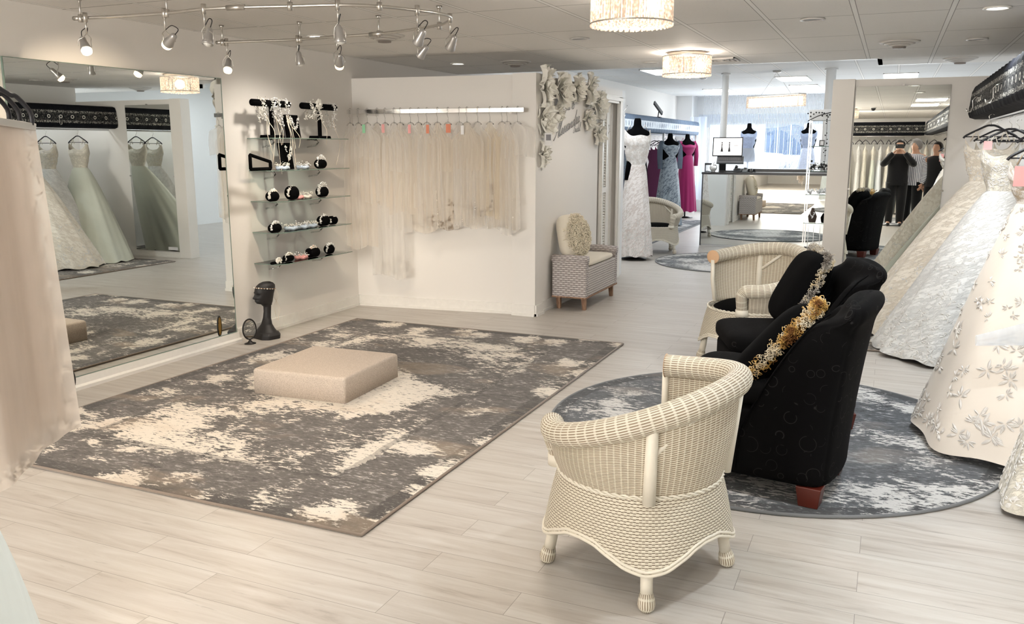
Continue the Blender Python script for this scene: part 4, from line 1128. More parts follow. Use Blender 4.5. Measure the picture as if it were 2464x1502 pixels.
def leafspray(m, S, u0, v0, sz, n, rg, lift=0.004):
    "flat leaves laid over a surface function S(u, v); returns nothing, adds raised leaf outlines to m"
    p0 = Vector(S(u0, v0)); du = (Vector(S(u0 + .004, v0)) - p0); dv = (Vector(S(u0, v0 + .004)) - p0)
    if du.length < 1e-7 or dv.length < 1e-7: return
    lu, lv = du.length / .004, dv.length / .004
    nr = du.cross(dv).normalized()
    def on(a, b, h):
        q = Vector(S(u0 + a / lu, v0 + b / lv)); return q + nr * h
    for k in range(n):
        ang = rg.uniform(0, 2 * PI) if n > 3 else rg.uniform(-0.6, 0.6) + PI / 2
        L = sz * rg.uniform(.55, 1.1); W = L * 0.14
        ca, sa = cos(ang), sin(ang); pts = []
        s0 = L * 0.15
        ks = [(0, 0), (.25, .8), (.5, 1), (.78, .7), (1, 0), (.78, -.7), (.5, -1), (.25, -.8)]
        for a, b in ks:
            x = s0 + a * L; y = b * W
            pts.append(on(x * ca - y * sa, x * sa + y * ca, -lift if b == 0 and 0 < a < 1 else -lift * .6))
        mid = on((s0 + .5 * L) * ca, (s0 + .5 * L) * sa, -lift * 1.6)
        m.add(pts + [mid], [(i, (i + 1) % 8, 8) for i in range(8)])
HANGERS = {}
def hanger(loc, ang, label, mat=None, wdt=0.20, name='clothes_hanger', grp=None):
    "hanger whose bar runs along local y; hook top at loc"
    t = thing(name, label, 'hanger', loc, ang, grp)
    mm = mat or HANG
    P = [(0, -wdt, -0.175), (0, -wdt * .9, -0.155), (0, -wdt * .5, -0.115), (0, -0.03, -0.085), (0, 0, -0.082), (0, 0.03, -0.085), (0, wdt * .5, -0.115), (0, wdt * .9, -0.155), (0, wdt, -0.175)]
    MB().tube(catmull([Vector(p) for p in P], 3), 0.0075, 8).build('shoulder_arm', mm, t, True)
    MB().tube([(0, -wdt * .92, -0.165), (0, wdt * .92, -0.165)], 0.004, 6).build('trouser_bar', mm, t, True)
    MB().tube([(0, 0.0, -0.082), (0, 0.0, -0.05), (0, 0.016, -0.035), (0, 0.022, -0.018), (0, 0.016, -0.003), (0, 0, 0.003), (0, -0.014, -0.004)], 0.0022, 6).build('hook', CHROME, t, True)
    return t
def gown(label, hx, hy, sz, hemc, hemr, mats, ang=0.0, zh=0.03, bw=0.17, folds=9, amp=0.08, seed=1, waist=0.36, train=0.0, spray=None, name='wedding_gown', straps=True, cat='gown', group=None, hang=True, trim=None, nu=110, nv=40, power=1.25, wid=0.085):
    """hx, hy, sz: shoulders; hemc: hem middle (x, y); hemr: half axes of the hem; bw half width of bodice (along local x of the hanger, direction ang)"""
    t = thing(name, label, cat, (hx, hy, 0), 0.0, group)
    rg = random.Random(seed)
    ph = [rg.uniform(0, 6.28) for _ in range(4)]
    ca, sa = cos(ang), sin(ang)
    wz = sz - waist
    def cen(z):
        if z > wz: return (0.0, 0.0)
        f = ((wz - z) / (wz - zh)) ** 0.95
        return ((hemc[0] - hx) * f, (hemc[1] - hy) * f)
    def bodice(u, v):
        a = 2 * PI * u
        P = [(0.0, bw * .96, wid * .9), (0.25, bw, wid * 1.12), (0.55, bw * .86, wid * .95), (1.0, bw * .66, wid * .78)]
        for i in range(3):
            if v <= P[i + 1][0]:
                f = ss((v - P[i][0]) / (P[i + 1][0] - P[i][0])); rx = lerp(P[i][1], P[i + 1][1], f); ry = lerp(P[i][2], P[i + 1][2], f); break
        dip = 0.035 * cos(2 * a) * (1 - v) + 0.02 * cos(a * 4) * (1 - v)
        z = lerp(sz - 0.10 + dip, wz, v)
        x, y = rx * cos(a), ry * sin(a)
        return (x * ca - y * sa, x * sa + y * ca, z)
    MB().grid(bodice, 48, 14, cu=True, uvf=lambda u, v: (u * 0.75, v * 0.3)).build('bodice', mats[0], t, True)
    def skirt(u, v):
        a = 2 * PI * u
        z = lerp(wz, zh, v); c = cen(z); k = v ** (1 / power)
        rx0, ry0 = bw * .66, wid * .78
        # waist ellipse is turned by ang, hem ellipse is in room axes
        wx = rx0 * cos(a) * ca - ry0 * sin(a) * sa; wy = rx0 * cos(a) * sa + ry0 * sin(a) * ca
        a2 = a + ang
        hx_, hy_ = hemr[0] * cos(a2), hemr[1] * sin(a2)
        f = amp * k * (0.55 * sin(folds * a + ph[0] + 1.2 * v) + 0.35 * sin((folds * 1.7 // 1) * a + ph[1]) + 0.3 * sin(3 * a + ph[2]))
        x = lerp(wx, hx_ * (1 + f), k); y = lerp(wy, hy_ * (1 + f), k)
        zz = z + (0.012 * sin(folds * a + ph[3]) * v if v > .98 else 0)
        return (x + c[0], y + c[1], max(zz, 0.02))
    MB().grid(skirt, nu, nv, cu=True, uvf=lambda u, v: (u * 2.6 * (0.3 + 0.7 * v), v * 1.2)).build('skirt', mats[1], t, True)
    if straps:
        m = MB()
        for s_ in (-1, 1):
            b = bodice(0.0 if s_ > 0 else 0.5, 0.0); x = b[0] * .8; y = b[1] * .8
            m.tube([(x, y, b[2] - .02), (x * .72, y * .72, sz + .02), (x * .55, y * .55, sz - 0.05)], 0.006, 5)
        m.build('strap', mats[0], t, True)
    if spray:
        m = MB(); S = lambda u, v: skirt(u % 1.0, min(v, 0.995))
        for (u0, v0, s_, n) in spray: leafspray(m, S, u0, v0, s_, n, rg)
        m.build('embroidery', EMBS, t, False)
    if trim:
        m = MB(); S = lambda u, v: skirt(u % 1.0, min(v, 0.995))
        for k in range(trim): leafspray(m, S, rg.random(), 1 - abs(rg.gauss(0, 0.22)), 0.035, 4, rg, 0.003)
        for k in range(trim // 3): leafspray(m, lambda u, v: bodice(u % 1, max(0, min(v, 1))), rg.random(), rg.uniform(.1, .95), 0.03, 4, rg, 0.003)
        m.build('lace_applique', EMB, t, False)
    if hang: hanger((hx, hy, sz + 0.135), ang + PI / 2, 'black hanger of the ' + ' '.join(label.split(' in front')[0].split(' just')[0].split(' with ')[0].split()[:11]), wdt=bw * 1.05)
    return t
def vspray(us, rows, rg_seed, sz=0.06):
    rg = random.Random(rg_seed); out = []
    for u in us:
        for v in rows: out.append((u + rg.uniform(-.02, .02), v + rg.uniform(-.03, .03), sz * rg.uniform(.8, 1.3), 9))
    return out
# right-hand rack: satin valance, rail and gowns
vr = thing('rack_valance', 'black satin valance with silver medallion lace over the gown rack on the right', 'valance', (0.66, 4.0, 1.72))
def valance_mesh(x0, x1, y0, y1, z0, z1, along='y', face=-1):
    "rounded front; UV in metres (length, height)"
    m = MB(); T = abs(x1 - x0)
    prof = [(1.0, 0.0), (0.35, 0.0), (0.08, 0.05), (0.0, 0.16), (0.0, 0.5), (0.02, 0.8), (0.14, 0.95), (0.4, 1.0), (1.0, 1.0)]
    n = max(8, int((y1 - y0) / 0.06))
    def f(u, v):
        i = v * (len(prof) - 1); k = min(int(i), len(prof) - 2); g = i - k
        a = lerp(prof[k][0], prof[k + 1][0], g); b = lerp(prof[k][1], prof[k + 1][1], g)
        y = lerp(y0, y1, u); wob = 0.006 * sin(31 * y + 5 * b) + 0.004 * sin(73 * y)
        x = x0 + (T * a if face < 0 else -T * a) + (wob if a < .9 else 0) * (1 if face < 0 else -1)
        return (x, y, lerp(z0, z1, b)) if along == 'y' else (y, x, lerp(z0, z1, b))
    H = z1 - z0
    m.grid(f, n, 32, uvf=lambda u, v: (lerp(y0, y1, u), H * (prof[min(int(v * 8), 7)][1] + (prof[min(int(v * 8), 7) + 1][1] - prof[min(int(v * 8), 7)][1]) * (v * 8 - min(int(v * 8), 7)))))
    for e in (0, 1):
        pts = [f(e, v / 16) for v in range(17)]; m.add(pts, [tuple(range(17)) if e == 0 else tuple(range(17))[::-1]])
    return m
valance_mesh(0.60, 0.76, -3.3, 8.84, 1.735, 2.03).build('satin_cover', VALB, vr, True, world=True)
MB().box(0.70, XR, -3.3, 8.84, 2.0, 2.02).build('shelf_board', WALL, vr, world=True)
MB().box(1.0, 1.05, 2.0, 8.8, 1.985, 1.999).build('light_strip', emissive('led_strip', (0.93, 0.97, 1.0), 9.0), vr, world=True)
MB().tube([(0.78, -3.3, 1.72), (0.78, 8.84, 1.72)], 0.012, 10).build('hanging_rail', CHROME, vr, True, world=True)
m = MB()
for y in (8.3, 6.45, 4.9): m.tube([(0.60, y, 1.88), (0.575, y, 1.84), (0.56, y, 1.80), (0.545, y - .01, 1.74), (0.53, y, 1.735), (0.52, y, 1.75)], 0.005, 6)
for y, nm in ((7.9, ''), (6.35, ''), (4.6, '')):
    t = thing('chrome_hook', {7.9: 'chrome hook on the black valance by the partition mirror', 6.35: 'chrome hook on the black valance holding the white lace gown', 4.6: 'chrome hook on the black valance nearest the right edge of the photo'}[y], 'hook', (0.597, y, 1.86))
    MB().tube([(0.0, 0, 0.03), (-0.03, 0, 0.02), (-0.045, 0, 0.0), (-0.04, 0, -0.06), (-0.055, 0, -0.09), (-0.08, 0, -0.085), (-0.085, 0, -0.065)], 0.0045, 8).build('hook_wire', CHROME, t, True)
gown('sage white tulle ball gown at the far end of the rack by the mirror', 0.80, 8.35, 1.58, (0.38, 8.1), (0.50, 0.42), (LACEI, TULLEG), seed=3, amp=.06, folds=11)
gown('champagne lace gown beside the sage tulle gown', 0.66, 7.45, 1.60, (0.30, 7.55), (0.52, 0.42), (LACEC, LACEC), seed=4, amp=.08, folds=10, trim=200)
gown('large white lace gown with wide skirt in front of the champagne gown', 0.72, 6.75, 1.56, (0.52, 6.92), (0.54, 0.60), (LACEI, LACEW), seed=5, amp=.075, folds=11, trim=420, power=1.15)
gown('white lace gown squeezed between the sage tulle and champagne gowns', 0.90, 7.95, 1.57, (0.62, 7.9), (0.46, 0.34), (LACEI, LACEW), seed=13, amp=.07, folds=9, trim=160)
gown('plain white tulle gown hanging behind the white lace gown', 0.86, 6.05, 1.56, (0.84, 5.95), (0.40, 0.38), (TULLEW, TULLEW), seed=6, amp=.07, folds=12)
rgs = random.Random(12)
sp = []
for k in range(34): sp.append((rgs.uniform(.44, .86), rgs.uniform(.84, .965), rgs.uniform(.035, .06), 11))
for k in range(26): sp.append((rgs.choice((.52, .60, .68, .78)) + rgs.uniform(-.03, .03), rgs.uniform(.5, .86), rgs.uniform(.035, .055), 10))
for k in range(50): sp.append((rgs.choice((.50, .60, .70, .80)) + rgs.uniform(-.03, .03), rgs.uniform(.02, .6), rgs.uniform(.02, .042), 9))
gown('blush satin gown with raised leaf embroidery and beaded bodice', 0.71, 5.12, 1.47, (0.68, 4.90), (0.47, 0.60), (LACEG, SATIN), seed=7, amp=.06, folds=6, spray=sp, power=1.1, bw=.16, waist=.26, zh=0.045)
gown('ivory beaded lace gown at the right edge of the photo', 0.95, 4.05, 1.5, (0.93, 3.98), (0.41, 0.36), (LACEG, LACEI), seed=8, amp=.06, folds=9, trim=420)
gown('white satin gown just outside the right edge, shading the floor', 1.0, 3.2, 1.52, (0.96, 3.15), (0.40, 0.34), (LACEW, TULLEW), seed=9, amp=.07)
gown('ivory tulle gown near the photographer on the right rack', 1.0, 2.2, 1.52, (0.98, 2.2), (0.38, 0.36), (LACEI, TULLEG), seed=10, amp=.07)
gown('white lace gown beside the photographer on the right rack', 1.0, 1.1, 1.52, (0.98, 1.1), (0.38, 0.34), (LACEW, LACEW), seed=11, amp=.07)
# sheer veil corner poking out at the right edge + pink tags
SHEERW = m_sheer('clear_organza', rgb(236, 242, 248), 0.42, ribs=10)
t = thing('organza_bag', 'clear organza garment corner jutting out beside the blush satin gown', 'garment cover', (0.62, 4.32, 0.62))
def og(u, v):
    p = Vector((lerp(-0.20, 0.22, u), lerp(0.10, -0.05, u), lerp(0.0, 0.16, u))) ; w_ = lerp(0.03, 0.12, u)
    a = 2 * PI * v; return (p.x, p.y + 0.05 * cos(a), p.z + w_ * sin(a) * (1 if sin(a) < 0 else .5))
MB().grid(og, 14, 16).build('organza_sheet', SHEERW, t, True)
PINK = plain('pink_tag_card', rgb(236, 170, 168), 0.6); CORAL = plain('coral_tag_card', rgb(226, 140, 110), 0.6); MINT = plain('mint_tag_card', rgb(150, 214, 170), 0.6)
def pricetag(loc, label, mat, w_=0.03, h_=0.05, rz=0.0):
    t = thing('price_tag', label, 'tag', loc, rz)
    MB().box(-w_ / 2, w_ / 2, -0.0008, 0.0008, -h_, 0).build('card', mat, t)
    MB().tube([(0, 0, 0), (0.002, 0, 0.03)], 0.0008, 4).build('string', WHITEP, t)
p = at(2378, 340, Y=6.55); pricetag(p, 'pink price tag hanging on the white lace gown', PINK, .05, .055)
p = at(2456, 400, Y=4.98); pricetag(p, 'long pink price tag on the beaded bodice at the right edge', PINK, .05, .10)

# rack behind the camera (mirror view): satin valance and a row of gowns end on
vb = thing('rack_valance', 'black medallion valance over the gown rack at the back wall, seen in the partition mirror', 'valance', (-0.5, -3.55, 1.72))
valance_mesh(-3.47, -3.66, -1.6, 0.6, 1.735, 2.03, 'x', face=1).build('satin_cover', VALB, vb, True, world=True)
MB().tube([(-1.6, -3.53, 1.72), (0.95, -3.53, 1.72)], 0.012, 8).build('hanging_rail', CHROME, vb, True, world=True)
backg = []
cols = [(LACEW, LACEW), (LACEI, LACEI), (LACEI, TULLEG), (LACEW, TULLEW), (LACEC, LACEI)]
for k in range(5):
    g = gown('white or ivory wedding gown in the tight row on the back rack', 0, 0, 1.55, (0, 0.0), (0.085, 0.26), cols[k], ang=PI / 2, seed=30 + k, bw=.17, wid=0.05, amp=.10, folds=7, group='gowns on the back rack', hang=False, nu=48, nv=14, trim=40)
    backg.append(g)
hg = hanger((0, 0, 1.70), 0, 'black hanger in the tight row on the back rack', grp='hangers on the back rack')
rg = random.Random(77)
for k in range(16):
    x = -1.5 + k * 0.155 + rg.uniform(-.02, .02)
    src = backg[k % 5]
    if k < 5: src.location = (x, -3.53, 0); src.rotation_euler = (0, 0, rg.uniform(-.15, .15))
    else: dup(src, (x, -3.53, 0), rg.uniform(-.15, .15))
    if k == 0: hg.location = (x, -3.53, 1.70 + 0.015); hg.rotation_euler = (0, 0, rg.uniform(-.5, .5))
    else: dup(hg, (x, -3.53, 1.70 + 0.015), rg.uniform(-.6, .6))

# ================================================================== REAR ROOM RACK (left)
vg = thing('rack_valance', 'slate blue valance with oval cutout lace over the evening gown rack', 'valance', (-4.0, 16, 1.72))
valance_mesh(-3.98, -4.14, 12.0, 19.45, 1.735, 2.03, 'y', face=1).build('satin_cover', VALG, vg, True, world=True)
MB().tube([(-4.25, 12.0, 1.72), (-4.2, 19.4, 1.72)], 0.013, 8).build('hanging_rail', CHROME, vg, True, world=True)
MB().box(-4.6, -4.05, 12.0, 19.45, 2.0, 2.02).build('shelf_board', WALLC, vg, world=True)
MB().box(-4.06, -4.02, 19.42, 19.46, 0, 2.03).build('end_post', WHITEP, vg, world=True)
MB().box(-4.06, -4.02, 16.45, 16.49, 0, 1.75).build('middle_post', WHITEP, vg, world=True)
def m_sat(name, c, r=0.5): return m_gown(name, c, 'satin')
MAG = m_gown('magenta_chiffon', rgb(150, 20, 92), 'tulle'); SLATE = m_gown('slate_beaded', rgb(94, 108, 122), 'lace', rgb(160, 172, 182), .3)
DBLUE = m_gown('dusty_blue', rgb(128, 152, 178), 'tulle'); PLUM = m_gown('plum', rgb(104, 44, 82), 'tulle'); CHAR = m_gown('charcoal_lace', rgb(74, 84, 98), 'lace', rgb(120, 130, 142))
TEAL = m_gown('grey_teal', rgb(92, 118, 132), 'lace', rgb(130, 150, 160))
rack = [(DBLUE, 'dusty blue chiffon evening gown'), (DBLUE, 'second dusty blue gown, nearest end of the blue valance rack'), (CHAR, 'charcoal lace evening gown'), (SLATE, 'slate beaded evening gown'), (CHAR, 'dark lace evening gown with short hem'), (TEAL, 'grey teal lace evening gown')]
ys = [12.9, 13.2, 13.55, 13.9, 14.3, 14.7]
for k, (mt, nm) in enumerate(rack):
    gown(nm + ' on the slate blue rack', -4.27, ys[k], 1.55, (-4.25, ys[k]), (0.30, 0.13), (mt, mt), seed=50 + k, bw=.16, wid=.05, zh=0.12 + 0.05 * (k % 3), name='evening_gown', nu=48, nv=14, folds=8, amp=.1)
for k, (mt, nm, y) in enumerate([(PLUM, 'plum evening gown behind the magenta one', 17.0), (PLUM, 'deep plum evening gown beside the middle post', 16.7), (MAG, 'bright magenta gown hanging on the rail', 17.35), (PLUM, 'dark plum evening gown with long skirt', 17.7)]):
    gown(nm + ' on the slate blue rack', -4.27, y, 1.55, (-4.25, y), (0.28, 0.12), (mt, mt), seed=60 + k, bw=.16, wid=.05, zh=0.1, name='evening_gown', nu=48, nv=14, folds=8, amp=.1)
# dress forms
def dressform(label, x, y, rz, zt, gl, bod, skt, hemr, zh, arms=False, waist=.34, trim=None, gname='evening_gown', seed=1, amp=.06, sleeve=None, glabel='', R=1.0):
    t = thing('dress_form', label, 'dress form', (x, y, 0), rz)
    k = R
    P = [(0.0001, zt), (0.035, zt), (0.045, zt - .03), (0.05, zt - .09), (0.075, zt - .13), (0.15, zt - .17), (0.165, zt - .24), (0.16, zt - .36), (0.12, zt - .52), (0.14, zt - .66), (0.15, zt - .8), (0.0001, zt - .82)]
    MB().lathe([(r * k, z) for r, z in P[::-1]], (0, 0, 0), 28, 0.62, 1.0).build('torso', BLACKV, t, True)
    MB().lathe([(0.016, 0.01), (0.016, zt - .8)], (0, 0, 0), 12).build('stand_pole', BLACKM, t, True)
    MB().lathe([(0.17, 0.0), (0.17, 0.012), (0.03, 0.03), (0.0001, 0.03)], (0, 0, 0), 28).build('stand_base', BLACKM, t, True)
    g = gown(glabel, x, y, zt - .10, (x, y), hemr, (bod, skt), ang=rz + PI / 2, zh=zh, bw=.175 * k, wid=.12 * k, waist=waist, seed=seed, name=gname, amp=amp, hang=False, trim=trim, folds=9)
    if sleeve:
        for s_ in (-1, 1):
            c, s2 = cos(rz), sin(rz)
            def W(lx, ly, z): return (lx * c - ly * s2, lx * s2 + ly * c, z)
            MB().tube([W(0, s_ * .15, zt - .16), W(0, s_ * .21, zt - .26), W(0.02, s_ * .22, zt - .45), W(0.03, s_ * .21, zt - .66)], [0.05, 0.055, 0.05, 0.045], 12).build('sleeve', sleeve, g, True)
    return t, g
dressform('black dress form wearing the white beaded gown beside the doorway', -3.10, 11.2, -0.9, 1.86, '', m_gown('blush_beaded', rgb(236, 228, 220), 'lace', rgb(250, 246, 242), .3), m_gown('blush_beaded_skirt', rgb(236, 224, 216), 'lace', rgb(252, 246, 242)), (0.24, 0.22), 0.06, R=1.08, waist=.50, trim=260, gname='wedding_gown', seed=21, amp=.09, glabel='white beaded sheath gown with feathered hem on the dress form by the doorway')
dressform('black dress form wearing the slate grey gown in front of the blue rack', -3.86, 16.25, -0.8, 1.74, '', SLATE, SLATE, (0.28, 0.26), 0.03, R=1.12, gname='evening_gown', seed=22, amp=.08, sleeve=m_sheer('slate_chiffon', rgb(120, 136, 150), .7), glabel='slate grey sheer sleeved evening gown on the dress form')
dressform('black dress form wearing the magenta gown at the end of the blue rack', -3.98, 18.3, -0.8, 1.75, '', MAG, MAG, (0.24, 0.22), 0.14, R=1.10, gname='evening_gown', seed=23, amp=.08, sleeve=MAG, glabel='magenta long sleeved evening gown on the dress form')
t = thing('wall_hook', 'bent chrome coat hook at the end of the sign wall', 'hook', (-2.83, 9.62, 1.90))
MB().tube([(0, 0, 0), (0.0, 0.03, 0.0), (0.02, 0.06, 0.03), (0.02, 0.07, 0.06)], 0.004, 6).build('hook_wire', CHROME, t, True); MB().tube([(0, 0, -0.06), (0.0, 0.04, -0.07), (0.01, 0.05, -0.04)], 0.004, 6).build('lower_prong', CHROME, t, True)
p = at(1583, 284, X=-4.05)
t = thing('tilted_screen', 'dark flat screen tilted on a stand on top of the slate blue valance', 'screen', (p.x, p.y, 2.025))
q = Matrix.Rotation(0.5, 4, 'X'); q.translation = Vector((0, 0.0, 0.17)); MB().xbox(Matrix.Translation((0, 0, .17)) @ Matrix.Rotation(-0.6, 4, 'Y') @ Matrix.Rotation(0.35, 4, 'X'), 0.015, 0.10, 0.13).build('screen_panel', DARKG, t, bevel=.004)
MB().tube([(0, 0, 0), (0.02, 0, 0.16)], 0.01, 8).build('stand_arm', BLACKM, t, True); MB().box(-.06, .06, -.06, .06, 0, .01).build('stand_foot', BLACKM, t)

# ================================================================== VEILS on the veil wall
rb = thing('hanging_bar', 'flat chrome bar across the veil wall carrying the row of veils', 'rail', (-3.8, 6.72, 1.80))
yb = lambda x: VW(x) - 0.17
m = MB(); X0, X1 = -4.55, -2.90
m.add([(X0, yb(X0), 1.785), (X1, yb(X1), 1.785), (X1, yb(X1) + .012, 1.785), (X0, yb(X0) + .012, 1.785), (X0, yb(X0), 1.825), (X1, yb(X1), 1.825), (X1, yb(X1) + .012, 1.825), (X0, yb(X0) + .012, 1.825)],
      [(3, 2, 1, 0), (4, 5, 6, 7), (0, 1, 5, 4), (1, 2, 6, 5), (2, 3, 7, 6), (3, 0, 4, 7)])
m.build('flat_bar', CHROME, rb, world=True, bevel=.003)
for x in (-4.35, -3.02):
    MB().box(x - .012, x + .012, yb(x), VW(x), 1.77, 1.79).build('wall_bracket', CHROME, rb, world=True)
VEILW = m_sheer('veil_tulle_white', rgb(250, 247, 242), 0.40, ribs=9)
VEILI = m_sheer('veil_tulle_ivory', rgb(248, 240, 228), 0.40, ribs=8)
VEILC = m_sheer('veil_tulle_cream', rgb(246, 234, 212), 0.45, ribs=7)
vl = [  # px of the hook, bottom px y, width px, material, edge trim
    (850, 600, 48, VEILW, 0), (868, 602, 50, VEILI, 0), (888, 490, 46, VEILW, 0), (910, 500, 46, VEILI, 0), (928, 672, 56, VEILW, 22), (948, 560, 52, VEILW, 0), (962, 520, 44, VEILI, 0),
    (985, 500, 46, VEILW, 0), (1003, 562, 56, VEILI, 30), (1022, 548, 50, VEILW, 0), (1046, 556, 46, VEILI, 26), (1070, 545, 46, VEILW, 0), (1096, 552, 50, VEILW, 16), (1113, 550, 54, VEILI, 0), (1138, 520, 46, VEILW, 12),
    (1166, 530, 42, VEILC, 0), (1194, 556, 46, VEILI, 14), (1206, 566, 40, VEILW, 10), (1230, 385, 50, VEILW, 0)]
TAUPE = plain('taupe_branch_lace', rgb(150, 130, 108), 0.6)
words = ['first', 'second', 'third', 'fourth', 'fifth', 'sixth', 'seventh', 'eighth', 'ninth', 'tenth', 'eleventh', 'twelfth', 'thirteenth', 'fourteenth', 'fifteenth', 'sixteenth', 'seventeenth', 'eighteenth', 'nineteenth']
for i, (px, pb, wpx, mt, tr_) in enumerate(vl):
    p = at(px, 262, Y=6.74); x = p.x; y = yb(x) + 0.006
    zb = at(px, pb, Y=y).z; w_ = wpx / 2060 * 7.8 * 1.35; w_ *= 1.15; rg = random.Random(100 + i)
    kind = {0: 'plain', 22: 'long flower edged', 30: 'lace edged', 26: 'branch lace edged', 16: 'lace hemmed', 12: 'fine lace edged', 14: 'pearl edged', 10: 'slim lace edged'}[tr_]
    lab = '%s %s veil, %s from the left on the chrome bar' % (kind, {'veil_tulle_white': 'white', 'veil_tulle_ivory': 'ivory', 'veil_tulle_cream': 'cream'}[mt.name], words[i])
    if i == 18: lab = 'short bunched white veil at the right end of the chrome bar'
    t = thing('bridal_veil', lab, 'veil', (x, y, 1.80), 0, None)
    ph = rg.uniform(0, 6); nf = rg.choice((3, 4, 5)); L = 1.66 - zb; yo = rg.uniform(-.012, .012)
    def vf(u, v):
        sp = ss(v * 5) ; wd = w_ * (0.16 + 0.84 * sp) * (1 + 0.10 * v)
        xx = (u - .5) * wd + 0.006 * sin(7 * v + ph)
        yy = -0.018 * sp * sin(nf * 2 * PI * u + ph + .8 * v) + yo - 0.01 * sin(PI * u)
        zz = -0.10 - L * v + (0.022 * sin(PI * 2 * u + ph) * v + 0.02 * (1 - (2 * u - 1) ** 2) * -v)
        return (xx, yy, zz)
    MB().grid(vf, 34, 26, uvf=lambda u, v: (u * w_ * 3, v * L)).build('tulle_panel', mt, t, True)
    if i in (2, 5, 10, 13): # a second shorter tier
        MB().grid(lambda u, v: tuple(Vector(vf(u, v * .45)) + Vector((0.01, -0.012, 0))), 26, 12, uvf=lambda u, v: (u * w_ * 3 + 1, v * L)).build('short_tier', mt, t, True)
    m = MB(); m.tube([(0, 0.0, -0.10), (0, 0.002, -0.05), (0.0, -0.012, -0.035), (0, -0.018, 0.0), (0, -0.014, 0.028), (0, 0.004, 0.036), (0, 0.022, 0.028), (0, 0.024, 0.0)], 0.0022, 6); m.build('hanger_hook', CLEARH, t, True)
    MB().tube([(-0.035, 0, -0.115), (-0.02, 0, -0.10), (0, 0, -0.092), (0.02, 0, -0.10), (0.035, 0, -0.115)], 0.0045, 6).build('clear_hanger', CLEARH, t, True)
    if tr_:
        m = MB(); S = lambda u, v: vf(max(0, min(1, u)), max(0, min(1, v)))
        for k in range(tr_ * 2):
            q = rg.random(); v0 = 1 - abs(rg.gauss(0, .07)) if q < .6 else rg.uniform(.6, 1); u0 = rg.uniform(.05, .95) if q < .6 else rg.choice((.06, .94)) + rg.uniform(-.04, .04)
            leafspray(m, S, u0, min(.99, v0), 0.032 if tr_ != 22 else 0.045, 5, rg, -0.004)
        m.build('lace_edge', TAUPE if tr_ in (26, 12) else EMB, t, False)
for px, py, mt, nm in ((882, 300, MINT, 'mint green price tag on a veil near the left of the chrome bar'), (925, 299, PINK, 'small pink price tag left of the middle of the chrome bar'), (984, 300, PINK, 'pale pink price tag in the middle of the veil row'), (1025, 300, CORAL, 'narrow coral price tag in the veil row'), (1072, 298, CORAL, 'wide coral price tag in the veil row'), (1104, 302, WHITEP, 'white price tag in the veil row')):
    p = at(px, py, Y=6.70); pricetag((p.x, yb(p.x) - 0.045, p.z), nm, mt, .028 if 'wide' not in nm else .045, .075, 0.12)

# ================================================================== NEAR VEILS at the left edge (hangers with clip bars)
def nearveil(bx, by, zt_, ang, wd, L, mt, label, hlabel, seed, hem):
    t = thing('bridal_veil', label, 'veil', (bx, by, zt_), ang)
    rg = random.Random(seed); ph = rg.uniform(0, 6)
    def vf(u, v):
        v = max(0.0, v)
        xx = (u - .5) * wd * (1 + .18 * v)
        yy = -0.022 * v ** .5 * sin(2 * 2 * PI * u + ph) - 0.006 * v ** .5 * sin(7 * 2 * PI * u + 2 * ph)
        return (xx, yy, -L * v * (1 - hem * (1 - u)) - 0.14 * (xx - wd / 2) * (1 - v))
    MB().grid(vf, 60, 40, uvf=lambda u, v: (u * wd * 2.2, v * L)).build('tulle_panel', mt, t, True)
    MB().grid(lambda u, v: tuple(Vector(vf(u, v * .93)) + Vector((-0.02, 0.05, 0))), 60, 30, uvf=lambda u, v: (u * wd * 2.2 + 3, v * L)).build('back_layer', mt, t, True)
    m = MB(); S = lambda u, v: vf(min(u, 1), min(v, 1))
    for k in range(46): leafspray(m, S, rg.uniform(.0, 1), min(.99, 1 - abs(rg.gauss(0, .03))), 0.02, 5, rg, -0.003)
    for k in range(60): leafspray(m, S, min(.99, .965 + .02 * sin(k * .7)), k / 60, 0.012, 4, rg, -0.003)
    m.build('lace_edge', plain('silver_thread_lace', rgb(206, 196, 182), .5), t, False)
    h = thing('clip_hanger', hlabel, 'hanger', (bx, by, zt_), ang)
    h.rotation_euler = (0, 0.14, ang); h.location.z += 0.14 * wd / 2
    P = [(wd / 2 - .005, 0, 0.0), (wd / 2 - .012, 0, 0.035), (wd / 2 - .05, 0, 0.07), (wd / 2 - .07, 0, 0.073), (wd / 2 - .15, 0, 0.11), (0.0, 0, 0.15), (-wd / 2 + .15, 0, 0.11), (-wd / 2 + .07, 0, 0.073), (-wd / 2 + .05, 0, 0.07), (-wd / 2 + .012, 0, 0.035), (-wd / 2 + .005, 0, 0.0)]
    MB().tube(catmull([Vector(p) for p in P], 4), 0.0065, 10).build('shoulder_arm', HANG, h, True)
    MB().box(-wd / 2 - .004, wd / 2 + .004, -.006, .006, -.014, .006).build('clip_bar', NICKEL, h, bevel=.002)
    MB().tube([(0, 0, .15), (0, 0, .19), (0.016, 0, .21), (0.02, 0, .235), (0.01, 0, .255), (-.01, 0, .255), (-.018, 0, .24)], 0.0025, 6).build('hook', CHROME, h, True)
e = at(84, 305, Z=1.553)   # right-hand end of the nearest clip bar
NV = m_sheer('near_veil_tulle', rgb(236, 226, 216), 0.70, ribs=9)
a0 = math.radians(180 - 43)   # bar direction, seen from above
dirv = Vector((cos(math.radians(133)), sin(math.radians(133)), 0))
off = [(0.0, 0.0), (-0.032, -0.012), (-0.060, -0.022)]
names = ['nearest', 'second', 'third']
